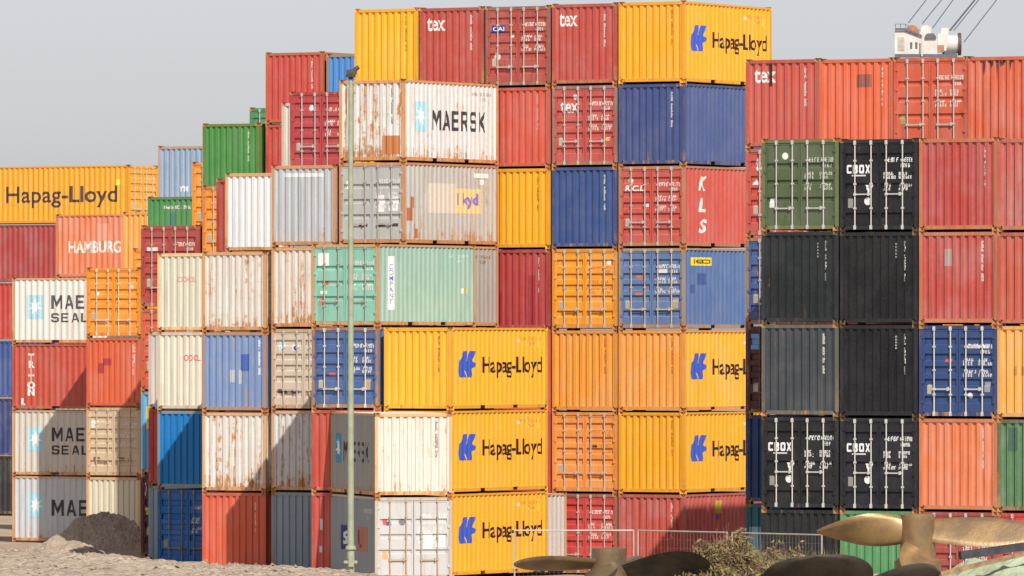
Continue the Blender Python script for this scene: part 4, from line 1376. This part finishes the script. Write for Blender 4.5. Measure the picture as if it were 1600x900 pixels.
def tufts(px0, px1, Z0, Z1, n, h0, h1):
    r = random.Random(5)
    m = MB()
    for _ in range(n):
        Z = r.uniform(Z0, Z1)
        p = at(r.uniform(px0, px1), YH, Z)
        base = max(gz(p.x, p.y), 0)
        mz = 1.1 * max(0, 1 - (abs((p.x - at(1420, YH, 204).x) / 9.0)) ** 2.2) * max(0, 1 - abs((p.y - 204) / 4.5) ** 2)
        h = r.uniform(h0, h1)
        a = r.uniform(0, 6.28)
        dx, dy = .012 * math.cos(a), .012 * math.sin(a)
        lx, ly = r.gauss(0, .14), r.gauss(0, .14)
        z = base + mz * .8
        m.quad((p.x - dx, p.y - dy, z), (p.x + dx, p.y + dy, z), (p.x + lx * .5 + dx * .7, p.y + ly * .5, z + h * .65), (p.x + lx, p.y + ly, z + h), (p.x + lx * .5 - dx * .7, p.y + ly * .5, z + h * .65))
    return m
tag(ob('dry_grass', tufts(1060, 1330, 199, 207, 2600, .5, 1.15).mesh("dry_grass"), LEAF), 'dry yellowing grass and weeds around the bush', None, None, 'stuff')

# ---------------------------------------------------------------- crane head far behind the right block
cr = ob('harbour_crane', None, None)
ZC = 420.0
def cpt(px, py, dz=0.0):
    return at(px, py, ZC + dz)
o0 = cpt(1450, 86)
cr.location = (o0.x, o0.y, 0)
tag(cr, 'white crane head with drum and stay cables rising behind the right-hand top row', 'crane')
CW = plain((214, 206, 198), .5, 0, .10, 2)
CG = plain((96, 98, 108), .6, 0, .15, 3)
CB = plain((176, 120, 90), .6, 0, .2, 4)
def loc(px, py, dz=0.0):
    return cpt(px, py, dz) - Vector((o0.x, o0.y, 0))
def prism(pxs, d0, d1, name, mat):
    m = MB()
    a = [loc(x, y, d0) for x, y in pxs]
    b = [loc(x, y, d1) for x, y in pxs]
    n = len(a)
    m.v = [tuple(v) for v in a + b]
    m.f = [tuple(range(n)), tuple(range(2 * n - 1, n - 1, -1))] + [(i, (i + n), (i + 1) % n + n, (i + 1) % n) for i in range(n)]
    return ob(name, m.mesh(name), mat, cr)
prism([(1398, 84), (1440, 84), (1440, 58), (1414, 48), (1398, 48)], 0, 3.0, 'winch_house', CW)
prism([(1398.5, 47.6), (1414, 47.6), (1440.4, 57.6), (1440.4, 54.5), (1415, 44), (1398.5, 43.5)], -.12, 3.1, 'roof_edge', CG)
prism([(1442, 84), (1464, 84), (1464, 56), (1460, 52.5), (1446, 52.5), (1442, 56)], .25, 2.8, 'rear_housing', CW)
prism([(1445.5, 60), (1463, 60), (1463, 57), (1459, 52), (1449, 52), (1445.5, 56)], .12, .23, 'hood', CG)
prism([(1437, 57.5), (1455, 57.5), (1455, 43), (1448, 39), (1440, 41)], 1.0, 2.2, 'top_box', CW)
prism([(1471, 52), (1482, 52), (1482, 43.5), (1471, 43.5)], .8, 2.0, 'junction_box', CW)
prism([(1464.5, 82), (1478, 82), (1482, 52), (1466, 52)], .5, 2.4, 'bracket', CW)
prism([(1398, 90), (1496, 90), (1496, 84.5), (1398, 84.5)], -.2, 3.2, 'base_beam', CG)
ob('drum', MB().tube(loc(1474, 69, 1.2), loc(1497, 69, 1.2), .50, n=24).mesh("drum"), CW, cr)
ob('drum_flange', MB().tube(loc(1497, 69, 1.2), loc(1501.5, 69, 1.2), .62, n=24).mesh("drum_flange"), plain((92, 70, 66), .6), cr)
ob('drum_support', MB().box(loc(1476, 0).x, .3, loc(0, 84).z, loc(1495, 0).x, 2.2, loc(0, 79).z).mesh("drum_support"), CG, cr)
mm = MB().tube(loc(1425, 50.5, .9), loc(1425, 50.5, 1.1), .40, n=22)
ob('sheave', mm.mesh("sheave"), CB, cr)
ob('ladder', MB().tube(loc(1440.5, 88, -.3), loc(1440.5, 60, -.3), .05, n=6).mesh("ladder"), CW, cr)
ob('mast', MB().box(-1.2, .4, 0, .9, 2.6, loc(0, 90.1).z).mesh("mast"), CG, cr)
rl = MB()
for x in (1399, 1407, 1415, 1423, 1431, 1439):
    y0 = 43 if x < 1414 else 43 + (x - 1414) * .42
    rl.tube(loc(x, y0, 2.9), loc(x, y0 - 5.5, 2.9), .018, n=5)
rl.tube(loc(1399, 37.5, 2.9), loc(1414, 37.5, 2.9), .018, n=5).tube(loc(1414, 37.5, 2.9), loc(1439, 48, 2.9), .018, n=5)
ob('railing', rl.mesh("railing"), CG, cr)
ob('hatch', MB().box(loc(1403, 0).x, -.03, loc(0, 79).z, loc(1413, 0).x, -.004, loc(0, 58).z).mesh("hatch"), plain((182, 172, 162), .6, 0, .15, 4), cr)
gp = MB()
for x in (1422, 1430):
    gp.box(loc(x, 0).x, -.025, loc(0, 76).z, loc(x + 3.5, 0).x, -.003, loc(0, 66).z)
ob('grille', gp.mesh("grille"), CG, cr)
ob('grease_stain', MB().box(loc(1466, 0).x, .46, loc(0, 81).z, loc(1476, 0).x, .497, loc(0, 70).z).mesh("grease_stain"), CB, cr)
CAB = plain((92, 94, 100), .5)
for (x0, y0, x1, y1, r_) in ((1419, 36, 1447, 0, .028), (1441, 37, 1471, 0, .028), (1457, 44, 1489, 0, .028), (1484, 48, 1523, 0, .05), (1490, 48, 1529, 0, .028), (1506, 66, 1557, 0, .028)):
    k = 3.0
    ob('cable', MB().tube(loc(x0, y0, 1.2), loc(x0 + (x1 - x0) * k, y0 + (y1 - y0) * k, 1.2), r_, n=6).mesh("cable"), CAB, cr)
